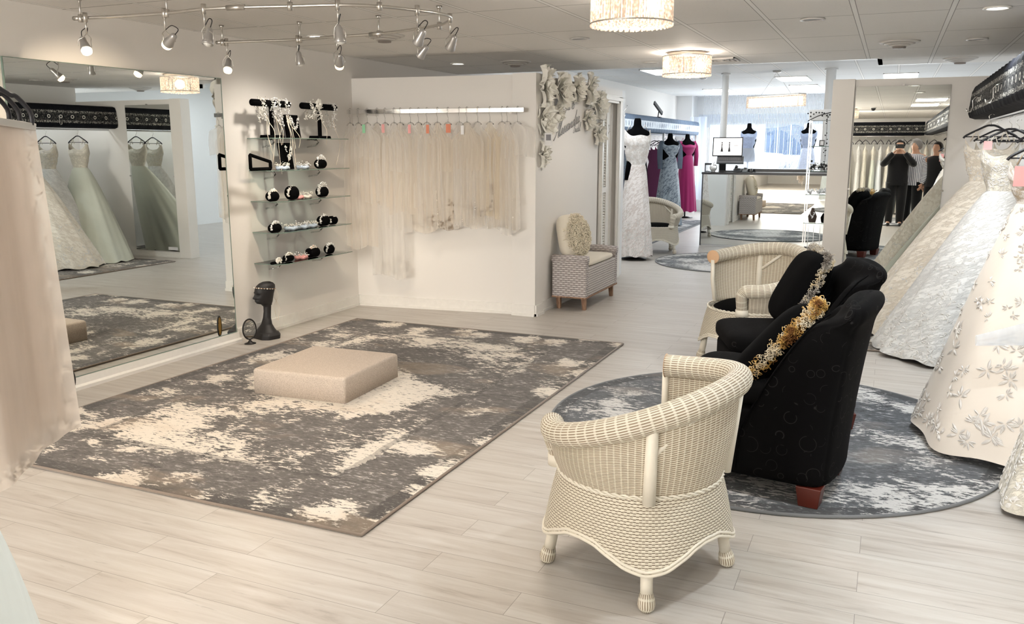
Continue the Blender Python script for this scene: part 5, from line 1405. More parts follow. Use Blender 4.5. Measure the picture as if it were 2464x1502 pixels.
for k in range(3):
    wd = 0.46; ex = e.x + off[k][0] * 1.0; ey = e.y + off[k][1]
    dd = Vector((-0.18, -0.98, 0)).normalized()
    c = Vector((ex, ey, 0)) + dd * wd / 2
    ang = math.atan2(-dd.y, -dd.x)
    nearveil(c.x, c.y, 1.556 + 0.004 * k, ang, wd, (0.88, 0.86, 0.84)[k], NV, 'sheer blush veil hanging from the %s clip hanger at the left edge' % names[k], 'black %s clip hanger with metal bar at the left edge' % names[k], 200 + k, -0.30)
# the wall-fixed rail they hang from, outside the left edge of the frame
rr = thing('wall_rail', 'white wall rail holding the clip hangers, outside the left edge', 'rail', (-3.2, 1.35, 1.86))
MB().tube([(-4.6, 1.45, 1.86), (-1.9, 1.36, 1.86)], 0.013, 10).build('rail_tube', WHITEP, rr, True, world=True)
MB().tube([(-1.92, 1.36, 1.86), (-1.92, 1.36, ZC)], 0.008, 8).build('ceiling_rod', WHITEP, rr, True, world=True)
# pale gown whose skirt edge fills the lower left corner
gown('pale blue white tulle gown at the lower left corner of the photo', -1.53, 0.76, 1.36, (-1.50, 0.78), (0.31, 0.30), (TULLEW, m_sheer('ice_tulle', rgb(226, 232, 232), .85)), seed=44, amp=.05, bw=.14, hang=False, power=3.2)

# ================================================================== JEWELLERY SHELVES
shz = [1.563, 1.315, 1.076, 0.832, 0.584]; nth = ['top', 'second', 'middle', 'fourth', 'bottom']
SY0, SY1 = 5.385, 6.36
for k, z in enumerate(shz):
    t = thing('glass_shelf', '%s glass shelf of the jewellery display on the left wall' % nth[k], 'shelf', (XL, 5.87, z))
    dpt = 0.27
    poly = [(XL + .002, SY0), (XL + dpt - 0.05, SY0), (XL + dpt, SY0 + 0.09), (XL + dpt, SY1), (XL + .002, SY1)]
    MB().prism(poly, 'z', z - .006, z).build('glass_plate', GLASS, t, world=True)
    m = MB()
    for i in range(1, 4): 
        a, b = poly[i - 1], poly[i]; m.tube([(a[0], a[1], z - .003), (b[0], b[1], z - .003)], 0.0032, 5)
    m.build('polished_edge', GLASSE, t, world=True)
    for y in (5.56, 6.14):
        m = MB(); m.tube([(XL, y, z - .012), (XL + .10, y, z - .012), (XL + .12, y, z - .03), (XL + .09, y, z - .055), (XL, y, z - .07)], 0.006, 8); m.build('shelf_bracket', CLEARH, t, True, world=True)
def sparkle(m, pts, n, spread, rg, r=(0.0035, 0.008)):
    P = catmull([Vector(p) for p in pts], 6); L = len(P) - 1
    for k in range(n):
        f = rg.random() * L; i = min(int(f), L - 1); c = P[i].lerp(P[i + 1], f - i) + Vector((rg.gauss(0, spread), rg.gauss(0, spread), rg.gauss(0, spread)))
        m.ball(c, rg.uniform(*r), 5, 3)
def tbar(px0, px1, py, pbase, label):
    p0, p1 = at(px0, py, X=-4.46), at(px1, py + 4, X=-4.46)
    c = (p0 + p1) / 2; zb = shz[0] + 0.001
    t = thing('jewellery_stand', label, 'jewellery stand', (-4.46, c.y, zb))
    h = c.z - zb; w_ = (p1.y - p0.y) / 2
    MB().tube([(0, -w_, h), (0, w_, h)], 0.026, 16).build('padded_bar', BLACKV, t, True)
    MB().box(-.012, .012, -.012, .012, 0.01, h).build('upright', BLACKV, t)
    MB().prism([(-.05, 0), (.05, 0), (.042, .022), (-.042, .022)], 'y', -.09, .09).build('stand_foot', BLACKV, t)
    return t, h, w_, c.y
st1, h1, w1, y1 = tbar(606, 694, 247, 328, 'black velvet T-bar at the left of the top glass shelf')
st2, h2, w2, y2 = tbar(726, 806, 255, 330, 'black velvet T-bar at the right of the top glass shelf')
RIB = m_cloth('satin_ribbon', rgb(240, 228, 212), .6)
def headpiece(label, x, y, z, drop, rg_, n=120, ribbons=0, flower=False, mat=None, name='hair_vine'):
    t = thing(name, label, 'hair jewellery', (x, y, z)); rg = random.Random(rg_)
    m = MB()
    for s_ in (-1, 1): sparkle(m, [(s_ * .01, 0, 0.028), (s_ * .034, rg.uniform(-.01, .01), 0.0), (s_ * .036, rg.uniform(-.02, .02), -drop * .5), (s_ * .03, rg.uniform(-.03, .03), -drop)], n // 2, 0.010, rg)
    m.build('crystal_strand', GEM if mat is None else mat, t, True)
    if ribbons:
        for r in range(ribbons):
            yy = rg.uniform(-.02, .02)
            P = [(0.03, yy, -drop * .6), (0.05, yy + rg.uniform(-.02, .02), -drop * 1.1), (0.06 + rg.uniform(-.02, .04), yy + rg.uniform(-.05, .05), -drop * 1.8), (0.07, yy + rg.uniform(-.06, .06), -drop * rg.uniform(2.4, 3.6))]
            MB().tube(catmull([Vector(p) for p in P], 6), 0.0022, 4).build('ribbon', RIB, t, True)
    if flower:
        m = MB()
        for k in range(7):
            a = 2 * PI * k / 7; m.ball((0.03, 0.028 * cos(a), 0.02 + 0.028 * sin(a)), 0.018, 8, 5, (.4, 1, 1))
        m.ball((0.04, 0, .02), .012, 8, 5); m.build('fabric_flower', PETAL, t, True)
    return t
zt1 = shz[0] + h1
headpiece('pearl flower hair vine with ribbons at the left of the first T-bar', -4.46, y1 - w1 * .55, zt1, 0.13, 1, 150, 3, mat=PEARL)
headpiece('crystal hair vine hanging over the middle of the first T-bar', -4.46, y1 - w1 * .05, zt1, 0.11, 2, 170, 2)
headpiece('long crystal drop strand on the first T-bar', -4.46, y1 + w1 * .3, zt1, 0.17, 3, 140, 1)
headpiece('rhinestone strand with long ribbons at the right of the first T-bar', -4.46, y1 + w1 * .75, zt1, 0.14, 4, 130, 5)
zt2 = shz[0] + h2
headpiece('large white flower hairpiece on the second T-bar', -4.46, y2 - w2 * .15, zt2, 0.11, 5, 190, 1, True, PEARL)
headpiece('pearl cluster hair vine at the left of the second T-bar', -4.46, y2 - w2 * .6, zt2, 0.10, 6, 130, 0, False, PEARL)
headpiece('crystal spray hair vine at the right of the second T-bar', -4.46, y2 + w2 * .75, zt2, 0.17, 7, 150, 1)
def card(px0, px1, pt, pb, z, label, tilt=0.15):
    a, b = at(px0, pb, X=-4.50), at(px1, pb, X=-4.50); hh = at(px0, pt, X=-4.50).z - z
    t = thing('display_board', label, 'jewellery display', (-4.50, (a.y + b.y) / 2, z + .001))
    w_ = (b.y - a.y) / 2
    MB().xbox(Matrix.Translation((0, 0, hh / 2)) @ Matrix.Rotation(-tilt, 4, 'Y'), .008, w_, hh / 2).build('velvet_board', BLACKV, t, bevel=.003)
    m = MB(); rg = random.Random(int(px0)); sparkle(m, [(.03, -w_ * .5, hh * .9), (.035, 0, hh * .4), (.03, w_ * .5, hh * .85)], 60, .004, rg); m.build('necklace', GEM, t, True)
card(687, 720, 276, 330, shz[0], 'upright black necklace board on the top glass shelf')
card(674, 703, 344, 400, shz[1], 'upright black necklace board on the second glass shelf')
# hollow black frame lying on the second shelf
p = at(632, 395, X=-4.42)
t = thing('velvet_display', 'open black velvet frame standing at the left of the second glass shelf', 'jewellery display', (-4.44, p.y, shz[1] + .001))
m = MB()
fy = 0.115
P = [(0.0, -fy, 0.012), (0.0, fy, 0.012), (0, fy, 0.065), (0, 0.03, .085), (0, -fy, 0.12)]
for i in range(5): m.tube([P[i], P[(i + 1) % 5]], 0.013, 8)
m.build('padded_frame', BLACKV, t, True)
def roll(px, py, ln, r, z, label, x=-4.40, flat=1.0):
    c = at(px, py, X=x)
    t = thing('velvet_roll', label, 'jewellery display', (x, c.y, z + .001))
    MB().tube([(0, -ln / 2, r), (0, -ln / 2 + .015, r), (0, ln / 2 - .015, r), (0, ln / 2, r)], [r * .8, r, r, r * .8], 20).build('padded_roll', BLACKV, t, True)
    return t, c.y
def tiara(x, y, z, r, hgt, rg_, label, n=170, mat=None, name='tiara'):
    t = thing(name, label, 'tiara', (x, y, z)); rg = random.Random(rg_); m = MB()
    for k in range(n):
        a = PI * rg.random(); h = hgt * (rg.random() ** .7) * (0.35 + .65 * sin(a))
        m.ball((rg.gauss(0, .004) + .01, (r + h) * cos(a), (r + h) * sin(a)), rg.uniform(.0035, .0075), 5, 3)
    m.build('rhinestones', mat or GEM, t, True)
    MB().tube([(0.01, r * cos(PI * k / 16), r * sin(PI * k / 16)) for k in range(17)], 0.0025, 5).build('band', CHROME, t, True)
def placed(px, py, ln, r, si, lab, tlab, hgt, seed, mat=None):
    t, yy = roll(px, py, ln, r, shz[si], lab); tiara(-4.40, yy, shz[si] + r * .6, r * 1.05, hgt, seed, tlab, mat=mat)
placed(771, 393, .10, .038, 1, 'short black velvet roll at the right of the second shelf', 'rhinestone tiara over the roll at the right of the second shelf', .05, 11)
placed(775, 459, .09, .045, 2, 'round black velvet block at the right of the middle shelf', 'tall rhinestone crown on the middle shelf', .055, 12)
placed(655, 462, .09, .040, 2, 'left black velvet block on the middle shelf', 'pearl crown on the left block of the middle shelf', .035, 13, PEARL)
placed(702, 458, .08, .055, 2, 'tall black velvet block in the centre of the middle shelf', 'flower headband on the tall block of the middle shelf', .02, 14, PEARL)
placed(661, 545, .10, .036, 3, 'black velvet roll at the left of the fourth shelf', 'rhinestone tiara at the left of the fourth shelf', .035, 15)
placed(778, 528, .10, .044, 3, 'large black velvet roll at the right of the fourth shelf', 'banded headpiece behind the roll on the fourth shelf', .03, 16)
placed(800, 529, .08, .038, 3, 'rightmost black velvet roll on the fourth shelf', 'small crystal comb at the right end of the fourth shelf', .01, 17)
placed(693, 605, .09, .030, 4, 'small black velvet roll at the back of the bottom shelf', 'pearl tiara at the left of the bottom shelf', .03, 18, PEARL)
placed(752, 605, .13, .040, 4, 'long black velvet roll in the centre of the bottom shelf', 'rose gold flower tiara on the bottom shelf', .035, 19, m_yarn('rose_pearl', rgb(226, 196, 180), rgb(240, 230, 220), rgb(250, 250, 250), 60))
placed(792, 597, .07, .042, 4, 'black velvet bow shaped block at the right of the bottom shelf', 'pink and crystal spray at the right of the bottom shelf', .03, 20)
placed(668, 628, .16, .012, 4, 'flat black velvet pad at the front left of the bottom shelf', 'long pearl vine lying along the front of the bottom shelf', .03, 21, PEARL)
SATB = m_cloth('pale_blue_satin', rgb(190, 206, 224), .4)
for k, (px, py, si, lab, mt) in enumerate(((680, 400, 1, 'pale blue garter beside the velvet frame on the second shelf', SATB), (728, 398, 1, 'pale blue lace garter in the middle of the second shelf', SATB), (700, 546, 3, 'pale blue garter left of centre on the fourth shelf', SATB), (728, 541, 3, 'crystal and blue satin garter in the middle of the fourth shelf', SATB), (748, 538, 3, 'light blue garter right of centre on the fourth shelf', SATB),
                                         (715, 478, 2, 'pink and pearl comb lying at the front of the middle shelf', PINK), (735, 470, 2, 'white flower comb lying on the middle shelf', PEARL), (725, 620, 4, 'pink petal comb lying on the bottom shelf', PINK))):
    c = at(px, py, Z=shz[si]); rg = random.Random(300 + k); x = -4.42
    c = at(px, py, X=x)
    t = thing('garter' if 'garter' in lab else 'hair_comb', lab, 'accessory', (x, c.y, shz[si] + .001))
    MB().tube([(0.035 * cos(a), 0.055 * sin(a), 0.016 + .004 * sin(5 * a)) for a in [2 * PI * q / 24 for q in range(24)]], 0.014, 7, True).build('satin_band', mt, t, True)
    m = MB()
    for q in range(60): a = rg.uniform(0, 6.28); m.ball((0.038 * cos(a) + rg.gauss(0, .012), 0.06 * sin(a) + rg.gauss(0, .012), 0.03 + abs(rg.gauss(0, .012))), rg.uniform(.003, .006), 5, 3)
    m.build('bead_trim', GEM if k % 2 else PEARL, t, True)

# ================================================================== MANNEQUIN HEAD + VANITY MIRRORS
hd = thing('mannequin_head', 'slim black display head with pearl headband on the floor by the left wall', 'mannequin head', (-4.47, 5.33, 0.0), math.radians(-108))
BM = plain('matt_black_resin', (0.012, 0.011, 0.012, 1), 0.55)
# rings: (z, centre x, half depth x, half width y); face looks along +x
RG = [(0.0, 0, .085, .105), (.03, 0, .088, .108), (.045, 0, .08, .10), (.075, -.002, .06, .072), (.11, -.006, .042, .043), (.16, -.012, .031, .030), (.21, -.018, .029, .027), (.25, -.020, .031, .028), (.272, -.012, .040, .032),
      (.285, 0.0, .058, .038), (.30, .004, .064, .044), (.325, .004, .068, .050), (.35, .002, .070, .054), (.375, -.002, .073, .057), (.40, -.008, .074, .056), (.42, -.014, .068, .051), (.437, -.018, .052, .040), (.448, -.02, .028, .022), (.451, -.02, .002, .002)]
def head_f(u, v):
    i = v * (len(RG) - 1); k = min(int(i), len(RG) - 2); g = i - k
    z, c_, rx, ry = [lerp(RG[k][q], RG[k + 1][q], g) for q in range(4)]
    a = 2 * PI * u; x = c_ + rx * cos(a); y = ry * sin(a)
    if z < .05: s4 = (abs(cos(a)) ** 4 + abs(sin(a)) ** 4) ** -.25; x = c_ + rx * cos(a) * min(s4, 1.12); y = ry * sin(a) * min(s4, 1.12)
    if cos(a) > 0 and z > .27:
        w_ = math.exp(-(y / .011) ** 2)
        x += w_ * (0.017 * math.exp(-((z - .328) / .012) ** 2) + 0.009 * math.exp(-((z - .345) / .018) ** 2))          # nose
        x += math.exp(-(y / .018) ** 2) * (0.008 * math.exp(-((z - .306) / .0045) ** 2) + 0.007 * math.exp(-((z - .297) / .0045) ** 2) - 0.004 * math.exp(-((z - .3015) / .002) ** 2))   # lips
        x += math.exp(-(y / .02) ** 2) * 0.006 * math.exp(-((z - .283) / .008) ** 2)
        for s_ in (-1, 1):
            x -= 0.010 * math.exp(-((y - s_ * .022) / .011) ** 2 - ((z - .352) / .009) ** 2)
            x += 0.005 * math.exp(-((y - s_ * .022) / .012) ** 2 - ((z - .369) / .005) ** 2)
    return (x * (1.14 if z > .26 else 1.0), y * 1.06, z)
MB().grid(head_f, 72, 150, cu=True, capb=True).build('head_and_neck', BM, hd, True)
t = thing('pearl_headband', 'gold headband with pearls worn by the black display head', 'headband', (-4.47, 5.33, 0.395), math.radians(-108))
MB().tube([(-.008 + .087 * cos(a), .063 * sin(a), 0.004 + .012 * cos(a)) for a in [2 * PI * q / 40 for q in range(40)]], 0.0022, 6, True).build('band', plain('gold_wire', rgb(190, 140, 90), .3, .8), t, True)
m = MB()
for q in range(15): a = lerp(-1.9, 1.9, q / 14); m.ball((-.008 + .089 * cos(a), .065 * sin(a), 0.004 + .012 * cos(a)), 0.006 if q % 3 == 0 else .0042, 8, 5)
m.build('pearls', PEARL, t, True)
m = MB(); rg = random.Random(5)
for q in range(5): m.tube(catmull([Vector(p) for p in ((-.09, rg.uniform(-.01, .01), 0), (-.10, .02 * q - .04, -.07), (-.115, .03 - .02 * q, -.16), (-.10, rg.uniform(-.03, .03), -.27))], 5), 0.0011, 4)
m.build('trailing_ribbon', RIB, t, True)
def vanity(c, rz, label, s=1.0):
    t = thing('vanity_mirror', label, 'mirror', c, rz)
    a, b = 0.052 * s, 0.078 * s; h = 0.115 * s
    ring = [(0.0, a * cos(q), h + b * sin(q)) for q in [2 * PI * k / 48 for k in range(48)]]
    MB().tube(ring, 0.006, 8, True).build('oval_frame', BLACKM, t, True)
    m = MB(); m.add([(0.001, p[1], p[2]) for p in ring], [tuple(range(48))]); m.build('mirror_glass', MIRROR, t)
    m = MB(); m.add([(-0.003, p[1], p[2]) for p in ring], [tuple(range(48))[::-1]]); m.build('backing_board', BRASS, t)
    m = MB()
    for q in range(7): w_ = 2 * PI * q / 7; m.tube([(-.005, a * cos(w_), h + b * sin(w_)), (-.005, a * .86 * cos(w_), h + b * .9 * sin(w_))], .003, 5)
    m.build('backing_clip', BLACKM, t, True)
    MB().lathe([(.045 * s, 0), (.045 * s, .006), (.02 * s, .014), (.008, .03), (.007, h - b)], (0, 0, 0), 20, 0.8, 1).build('foot', BLACKM, t, True)
vanity((-4.44, 5.10, 0.0), math.radians(-28), 'small oval vanity mirror on the floor beside the black display head')
vanity((-4.42, 3.45, 0.0), math.radians(-20), 'oval vanity mirror on the floor half hidden by the near veils', 1.1)

# ================================================================== FLOWER WALL + SIGN
def flower(y, z, R, label, seed, tilt=0.0, X=-2.855):
    t = thing('paper_flower', label, 'paper flower', (X, y, z))
    rg = random.Random(seed)
    base = Matrix.Rotation(tilt, 4, 'Z')
    # backing disc petals (outer), mid and inner rings cupping towards the room (+x)
    for ring, (n, rr, cup, x0) in enumerate(((6, 1.0, 0.55, 0.01), (5, 0.72, 0.85, 0.03), (4, 0.45, 1.15, 0.045))):
        for k in range(n):
            a = 2 * PI * (k + rg.uniform(-.12, .12)) / n + ring * .5; L = R * rr * rg.uniform(.88, 1.08); W = L * 0.62; fz = rg.uniform(0, 6)
            def pf(u, v):
                s_ = (u - .5) * 2; wv = W * sin(PI * min(1, 0.12 + v * .80)) ** .7
                rad = L * v * (1 - 0.10 * s_ * s_); ty = s_ * wv
                curl = cup * v ** 1.3 * L * .50 + 0.30 * W * s_ * s_ * v - (0.16 * L * max(0, v - .75) * 4 * (1 if ring == 0 else -.2)) + 0.02 * sin(5 * s_ + fz) * v
                ry = rad * cos(a) - ty * sin(a); rz_ = rad * sin(a) + ty * cos(a)
                return base @ Vector((x0 + curl, ry, rz_))
            MB().grid(pf, 10, 10).build('petal', PETAL, t, True)
    m = MB()
    for k in range(14):
        a = k * 2.4; r = 0.006 * math.sqrt(k); m.ball(base @ Vector((0.05 + R * .12, r * cos(a) * 2, r * sin(a) * 2)), 0.010, 6, 4)
    m.build('centre', PETAL, t, True)
F = [(7.16, 2.02, .19, 'largest paper flower at the top left corner of the sign wall'), (7.17, 1.72, .18, 'large paper flower on the wall edge below the top left one'), (7.14, 1.43, .13, 'lowest left paper flower, under a small card'), (7.62, 2.00, .17, 'paper flower second from the left along the top'),
     (7.52, 1.79, .09, 'small paper flower hanging below the second top one'), (8.02, 2.04, .16, 'paper flower in the middle of the top row'), (8.38, 2.05, .18, 'tall paper flower right of the middle in the top row'), (8.40, 1.76, .12, 'small paper flower under the top row on the right'), (8.72, 1.92, .17, 'paper flower at the top right by the door casing'), (8.72, 1.62, .13, 'lowest right paper flower beside the louvred door')]
for k, (y, z, R_, l) in enumerate(F): flower(y, z, R_, l, 400 + k, random.Random(k).uniform(-.25, .25))
t = thing('picture_card', 'small grey picture card tucked between the left paper flowers', 'card', (-2.76, 7.10, 1.56), -0.9)
MB().box(-.002, .002, -.035, .035, -.055, .055).build('card_sheet', WHITEP, t); MB().box(.002, .003, -.022, .022, -.01, .04).build('printed_area', plain('grey_print', (0.25, 0.25, 0.27, 1), .6), t)
SIGN = plain('sign_pewter', rgb(146, 144, 142), 0.5, 0.0)
sg = thing('wall_sign', 'pewter script lettering on the wall under the paper flowers', 'sign', (-2.858, 7.9, 1.70))
def text(txt, y, z, size, ang, shear, parent, sx=1.0, mat=SIGN, ext=.004, face='x', name='lettering'):
    cu = bpy.data.curves.new(name, 'FONT'); cu.body = txt; cu.size = size; cu.shear = shear; cu.extrude = ext; cu.space_character = .92
    o = bpy.data.objects.new(name, cu); COL.objects.link(o)
    me = bpy.data.meshes.new_from_object(o.evaluated_get(bpy.context.evaluated_depsgraph_get()))
    bpy.data.objects.remove(o)
    q = bpy.data.objects.new(name, me); COL.objects.link(q); me.materials.clear(); me.materials.append(mat)
    q.parent = parent
    # text x -> world +y, text y -> world +z, normal -> +x
    B = Matrix(((0, 0, 1, 0), (1, 0, 0, 0), (0, 1, 0, 0), (0, 0, 0, 1)))
    me.transform(Matrix.Translation(Vector((0, y, z)) - Vector((0, parent.location.y, parent.location.z))) @ B @ Matrix.Rotation(ang, 4, 'Z') @ Matrix.Diagonal((sx, 1, 1, 1)))
    return q
GLY = {'A': (.52, [[(-.15, .05), (-.05, 0), (.1, .2), (.3, .7), (.45, 1.05), (.46, .5), (.44, .05), (.52, 0)], [(.12, .38), (.3, .42), (.52, .40)]]),
 'l': (.24, [[(0, .05), (.12, .5), (.2, .95), (.12, 1.0), (.08, .7), (.1, .1), (.18, 0), (.28, .08)]]), 'e': (.27, [[(0, .08), (.14, .18), (.22, .33), (.14, .42), (.06, .28), (.07, .08), (.16, 0), (.3, .08)]]),
 's': (.28, [[(0, .05), (.14, .3), (.2, .46), (.2, .3), (.26, .12), (.16, 0), (.06, .05), (.16, -.01), (.3, .08)]]), 'a': (.36, [[(.24, .36), (.12, .42), (.03, .2), (.08, 0), (.2, .1), (.26, .38), (.24, .08), (.3, 0), (.38, .08)]]),
 'n': (.36, [[(0, .1), (.08, .4), (.07, 0), (.1, .25), (.2, .42), (.24, .3), (.23, .05), (.3, 0), (.38, .08)]]), 'd': (.37, [[(.24, .36), (.12, .42), (.03, .2), (.08, 0), (.2, .1), (.3, .5), (.36, 1.0), (.27, .4), (.26, .05), (.32, 0), (.4, .08)]]),
 'r': (.3, [[(0, .08), (.1, .38), (.1, .48), (.2, .42), (.18, .1), (.24, 0), (.32, .08)]]), 'i': (.2, [[(0, .08), (.08, .4), (.07, .08), (.14, 0), (.22, .08)], [(.1, .58), (.11, .62)]]),
 'Y': (.45, [[(0, .95), (.08, 1.0), (.12, .7), (.2, .55), (.35, .7), (.45, 1.0), (.38, .5), (.25, -.2), (.1, -.35), (.05, -.2), (.35, .06)]]), 'B': (.52, [[(.1, 0), (.2, .5), (.28, 1.0)], [(.05, .9), (.3, 1.05), (.5, .85), (.28, .55), (.5, .35), (.35, .02), (.05, .05)]]),
 't': (.22, [[(0, .1), (.1, .5), (.14, .85), (.1, .2), (.16, 0), (.24, .08)], [(.02, .55), (.24, .57)]]), 'o': (.3, [[(.2, .4), (.08, .38), (.03, .18), (.1, 0), (.22, .1), (.24, .32), (.18, .4), (.28, .34)]]), ' ': (.3, [])}
def script(word, y, z, h, ang, wx, r, name):
    m = MB(); x = 0.0
    for ch in word:
        adv, strokes = GLY[ch]
        for st in strokes:
            P = [Vector((sg.location.x + 0.004, y + ((x + a + .30 * b) * wx * cos(ang) - b * sin(ang) * 0) * h, z + (b + (x + a) * wx * math.tan(ang)) * h)) for a, b in st]
            m.tube(catmull(P, 4) if len(P) > 2 else P, r, 5)
        x += adv
    x0_ = sg.location.x + 0.002
    m.v = [(x0_ + (v[0] - x0_) * 0.25, v[1], v[2]) for v in m.v]
    m.build(name, SIGN, sg, True, world=True)
script('Alessandra', 7.50, 1.555, 0.150, 0.25, 1.42, 0.0050, 'name_lettering')
script('Yes to', 7.76, 1.825, 0.100, 0.12, 1.5, 0.0034, 'upper_lettering')
script('Bridal', 8.00, 1.625, 0.085, 0.12, 1.25, 0.003, 'lower_lettering')

# ================================================================== MIRRORED COUNTER
CYF, CX0, CX1, CZ = 13.24, -2.63, -0.55, 1.115
ct = thing('sales_counter', 'mirror fronted sales counter with black edged white top', 'counter', ((CX0 + CX1) / 2, CYF + .3, 0))
MB().box(CX0 + .01, CX1 - .01, CYF + .012, CYF + .60, 0.0, CZ - .03).build('carcass', WALLC, ct, world=True)
MB().box(CX0 + .012, CX1 - .012, CYF, CYF + .010, 0.02, CZ - .035).build('mirror_front', MIRROR, ct, world=True)
MB().box(CX0 - .01, CX1 + .01, CYF - .02, CYF + .63, CZ - .03, CZ).build('counter_top', BLACKP, ct, world=True, bevel=.003)
m = MB(); m.box(CX0 - .004, CX0 + .014, CYF - .004, CYF + .02, 0.0, CZ - .03); m.build('corner_strip', DARKG, ct, world=True)
MB().box(CX0 + .4, CX1 - .02, CYF + .35, CYF + .62, CZ, CZ + .045).build('raised_ledge', BLACKP, ct, world=True)
# computer on a stand
c = at(1750, 368, Y=13.5)
t = thing('touch_computer', 'open laptop style till computer on the counter showing two black gowns', 'computer', (c.x, 13.5, CZ + .001), math.radians(8))
MB().box(-.10, .10, -.06, .08, 0, .02).build('stand_foot', BLACKP, t, bevel=.004)
MB().xbox(Matrix.Translation((-.06, .02, .08)) @ Matrix.Rotation(.25, 4, 'X'), .05, .02, .08).build('stand_neck', BLACKP, t, bevel=.004)
MB().xbox(Matrix.Translation((.05, -.05, .175)) @ Matrix.Rotation(.38, 4, 'X'), .20, .13, .010).build('keyboard_base', DARKG, t, bevel=.003)
m = MB()
for i in range(13):
    for j in range(5): m.xbox(Matrix.Translation((.05, -.05, .175)) @ Matrix.Rotation(.38, 4, 'X') @ Matrix.Translation((-.165 + i * .0275, .095 - j * .028, .012)), .011, .011, .002)
m.build('keys', BLACKP, t)
SM = Matrix.Translation((0.0, .08, .375)) @ Matrix.Rotation(-.12, 4, 'X')
MB().xbox(SM, .225, .010, .145).build('screen_lid', BLACKP, t, bevel=.003)
MB().xbox(SM @ Matrix.Translation((0, -.0105, 0)), .210, .001, .130).build('screen', emissive('screen_page', (1.0, 0.92, 0.90), 0.9), t)
m = MB()
for sx in (-.085, .025):
    m.add([SM @ Vector((sx + x, -.0125, z)) for x, z in ((-.008, .045), (.008, .045), (.006, 0.0), (.02, -.075), (-.02, -.075), (-.006, 0))], [(0, 5, 4, 3, 2, 1)])
    m.add([SM @ Vector((sx + .010 * cos(a), -.0125, .060 + .012 * sin(a))) for a in [2 * PI * q / 10 for q in range(10)]], [tuple(range(10))[::-1]])
m.xbox(SM @ Matrix.Translation((.125, -.012, .02)), .035, .0005, .003); m.build('page_pictures', BLACKP, t)
c = at(1716, 405, Y=13.35)
t = thing('crystal_ball', 'faceted glass ball ornament at the left end of the counter', 'ornament', (c.x, 13.36, CZ + .001))
m = MB(); m.ball((0, 0, .065), .06, 12, 8); m.build('glass_ball', GEM, t); m = MB(); rg = random.Random(2)
for q in range(9): m.tube([(0, 0, .12), (rg.uniform(-.04, .04), 0, .15 + rg.uniform(0, .02))], .0015, 4)
m.build('silver_sprig', CHROME, t); MB().lathe([(.035, 0), (.03, .012), (.001, .012)], (0, 0, 0), 16).build('base', CHROME, t, True)
c = at(1703, 408, Y=13.5)
t = thing('card_holder', 'black bracket shaped card holder at the far left of the counter', 'holder', (c.x, 13.5, CZ + .001))
MB().box(-.045, -.03, -.02, .02, 0, .12).build('upright', DARKG, t); MB().box(-.045, .06, -.02, .02, .10, .13).build('arm', DARKG, t); MB().box(-.045, .05, -.03, .03, 0, .01).build('foot', DARKG, t)
for px, w_, h_, nm, lab, mt in ((1775, .12, .05, 'card_terminal', 'black payment terminal in front of the computer stand', DARKG), (1793, .07, .06, 'desk_phone', 'grey desk phone to the right of the computer', plain('mid_grey', (0.3, 0.32, 0.33, 1), .5)), (1808, .04, .045, 'stapler', 'small dark stapler right of the desk phone', BLACKP), (1768, .05, .09, 'tape_dispenser', 'dark tape dispenser just behind the payment terminal', BLACKP)):
    c = at(px, 405, Y=13.42); yy = 13.42 if nm != 'tape_dispenser' else 13.55
    t = thing(nm, lab, 'office item', (c.x, yy, CZ + .001))
    MB().prism([(-.05, 0), (.05, 0), (.05, h_), (-.05, h_ * .45)], 'x', -w_ / 2, w_ / 2).build('body', mt, t, bevel=.006)
    MB().box(-w_ * .3, w_ * .3, .01, .03, h_ * .8, h_ + .008).build('top_plate', BLACKP, t)
t = thing('paper_sheet', 'white paper lying along the counter top', 'paper', (-1.3, 13.36, CZ + .001)); MB().box(-.55, .5, -.07, .05, 0, .004).build('sheets', WHITEP, t)
# glass display tower beside the partition
EX0, EX1, EY0, EY1 = -0.90, -0.60, 10.55, 10.85
et = thing('display_tower', 'tall glass jewellery tower between the counter and the partition post', 'display cabinet', ((EX0 + EX1) / 2, (EY0 + EY1) / 2, 0))
for x in (EX0, EX1 - .012):
    for y in (EY0, EY1 - .012): MB().box(x, x + .012, y, y + .012, 0.06, 1.80).build('corner_post', CHROME, et, world=True)
MB().box(EX0 - .01, EX1 + .01, EY0 - .01, EY1 + .01, 1.79, 1.91).build('header_board', WALLC, et, world=True, bevel=.003)
MB().box(EX0 - .01, EX1 + .01, EY0 - .01, EY1 + .01, 0.0, 0.07).build('plinth', WHITEP, et, world=True)
tz = (0.30, 0.62, 0.95, 1.22, 1.50)
for z in tz: MB().box(EX0, EX1, EY0, EY1, z - .006, z).build('glass_shelf', GLASS, et, world=True)
m = MB()
for z in tz: m.tube([(EX0, EY0, z - .003), (EX1, EY0, z - .003)], .004, 5)
m.build('shelf_edge', GLASSE, et, world=True)
m = MB(); m.tube(catmull([Vector(p) for p in ((EX0 - .02, EY0 - .02, 1.78), (EX0 + .1, EY0 - .03, 1.84), (EX1 - .05, EY0 - .02, 1.88), (EX1, EY0 - .02, 1.88))], 6), .005, 5)
m.build('twig_stem', BLACKM, tag(thing('twig_garland', 'dark budded twig garland across the top of the glass tower', 'decoration', (0, 0, 0)), 'dark budded twig garland across the top of the glass tower', 'decoration'), True)
tw = bpy.data.objects['twig_garland']; m = MB(); rg = random.Random(6)
for q in range(16): m.ball((lerp(EX0 - .02, EX1, rg.random()), EY0 - .03, 1.86 + rg.uniform(-.04, .03)), .009, 6, 4)
for q in range(22): m.ball((EX0 + .19 + rg.uniform(-.015, .015), EY0 - .02, rg.uniform(1.2, 1.84)), .007, 6, 4)
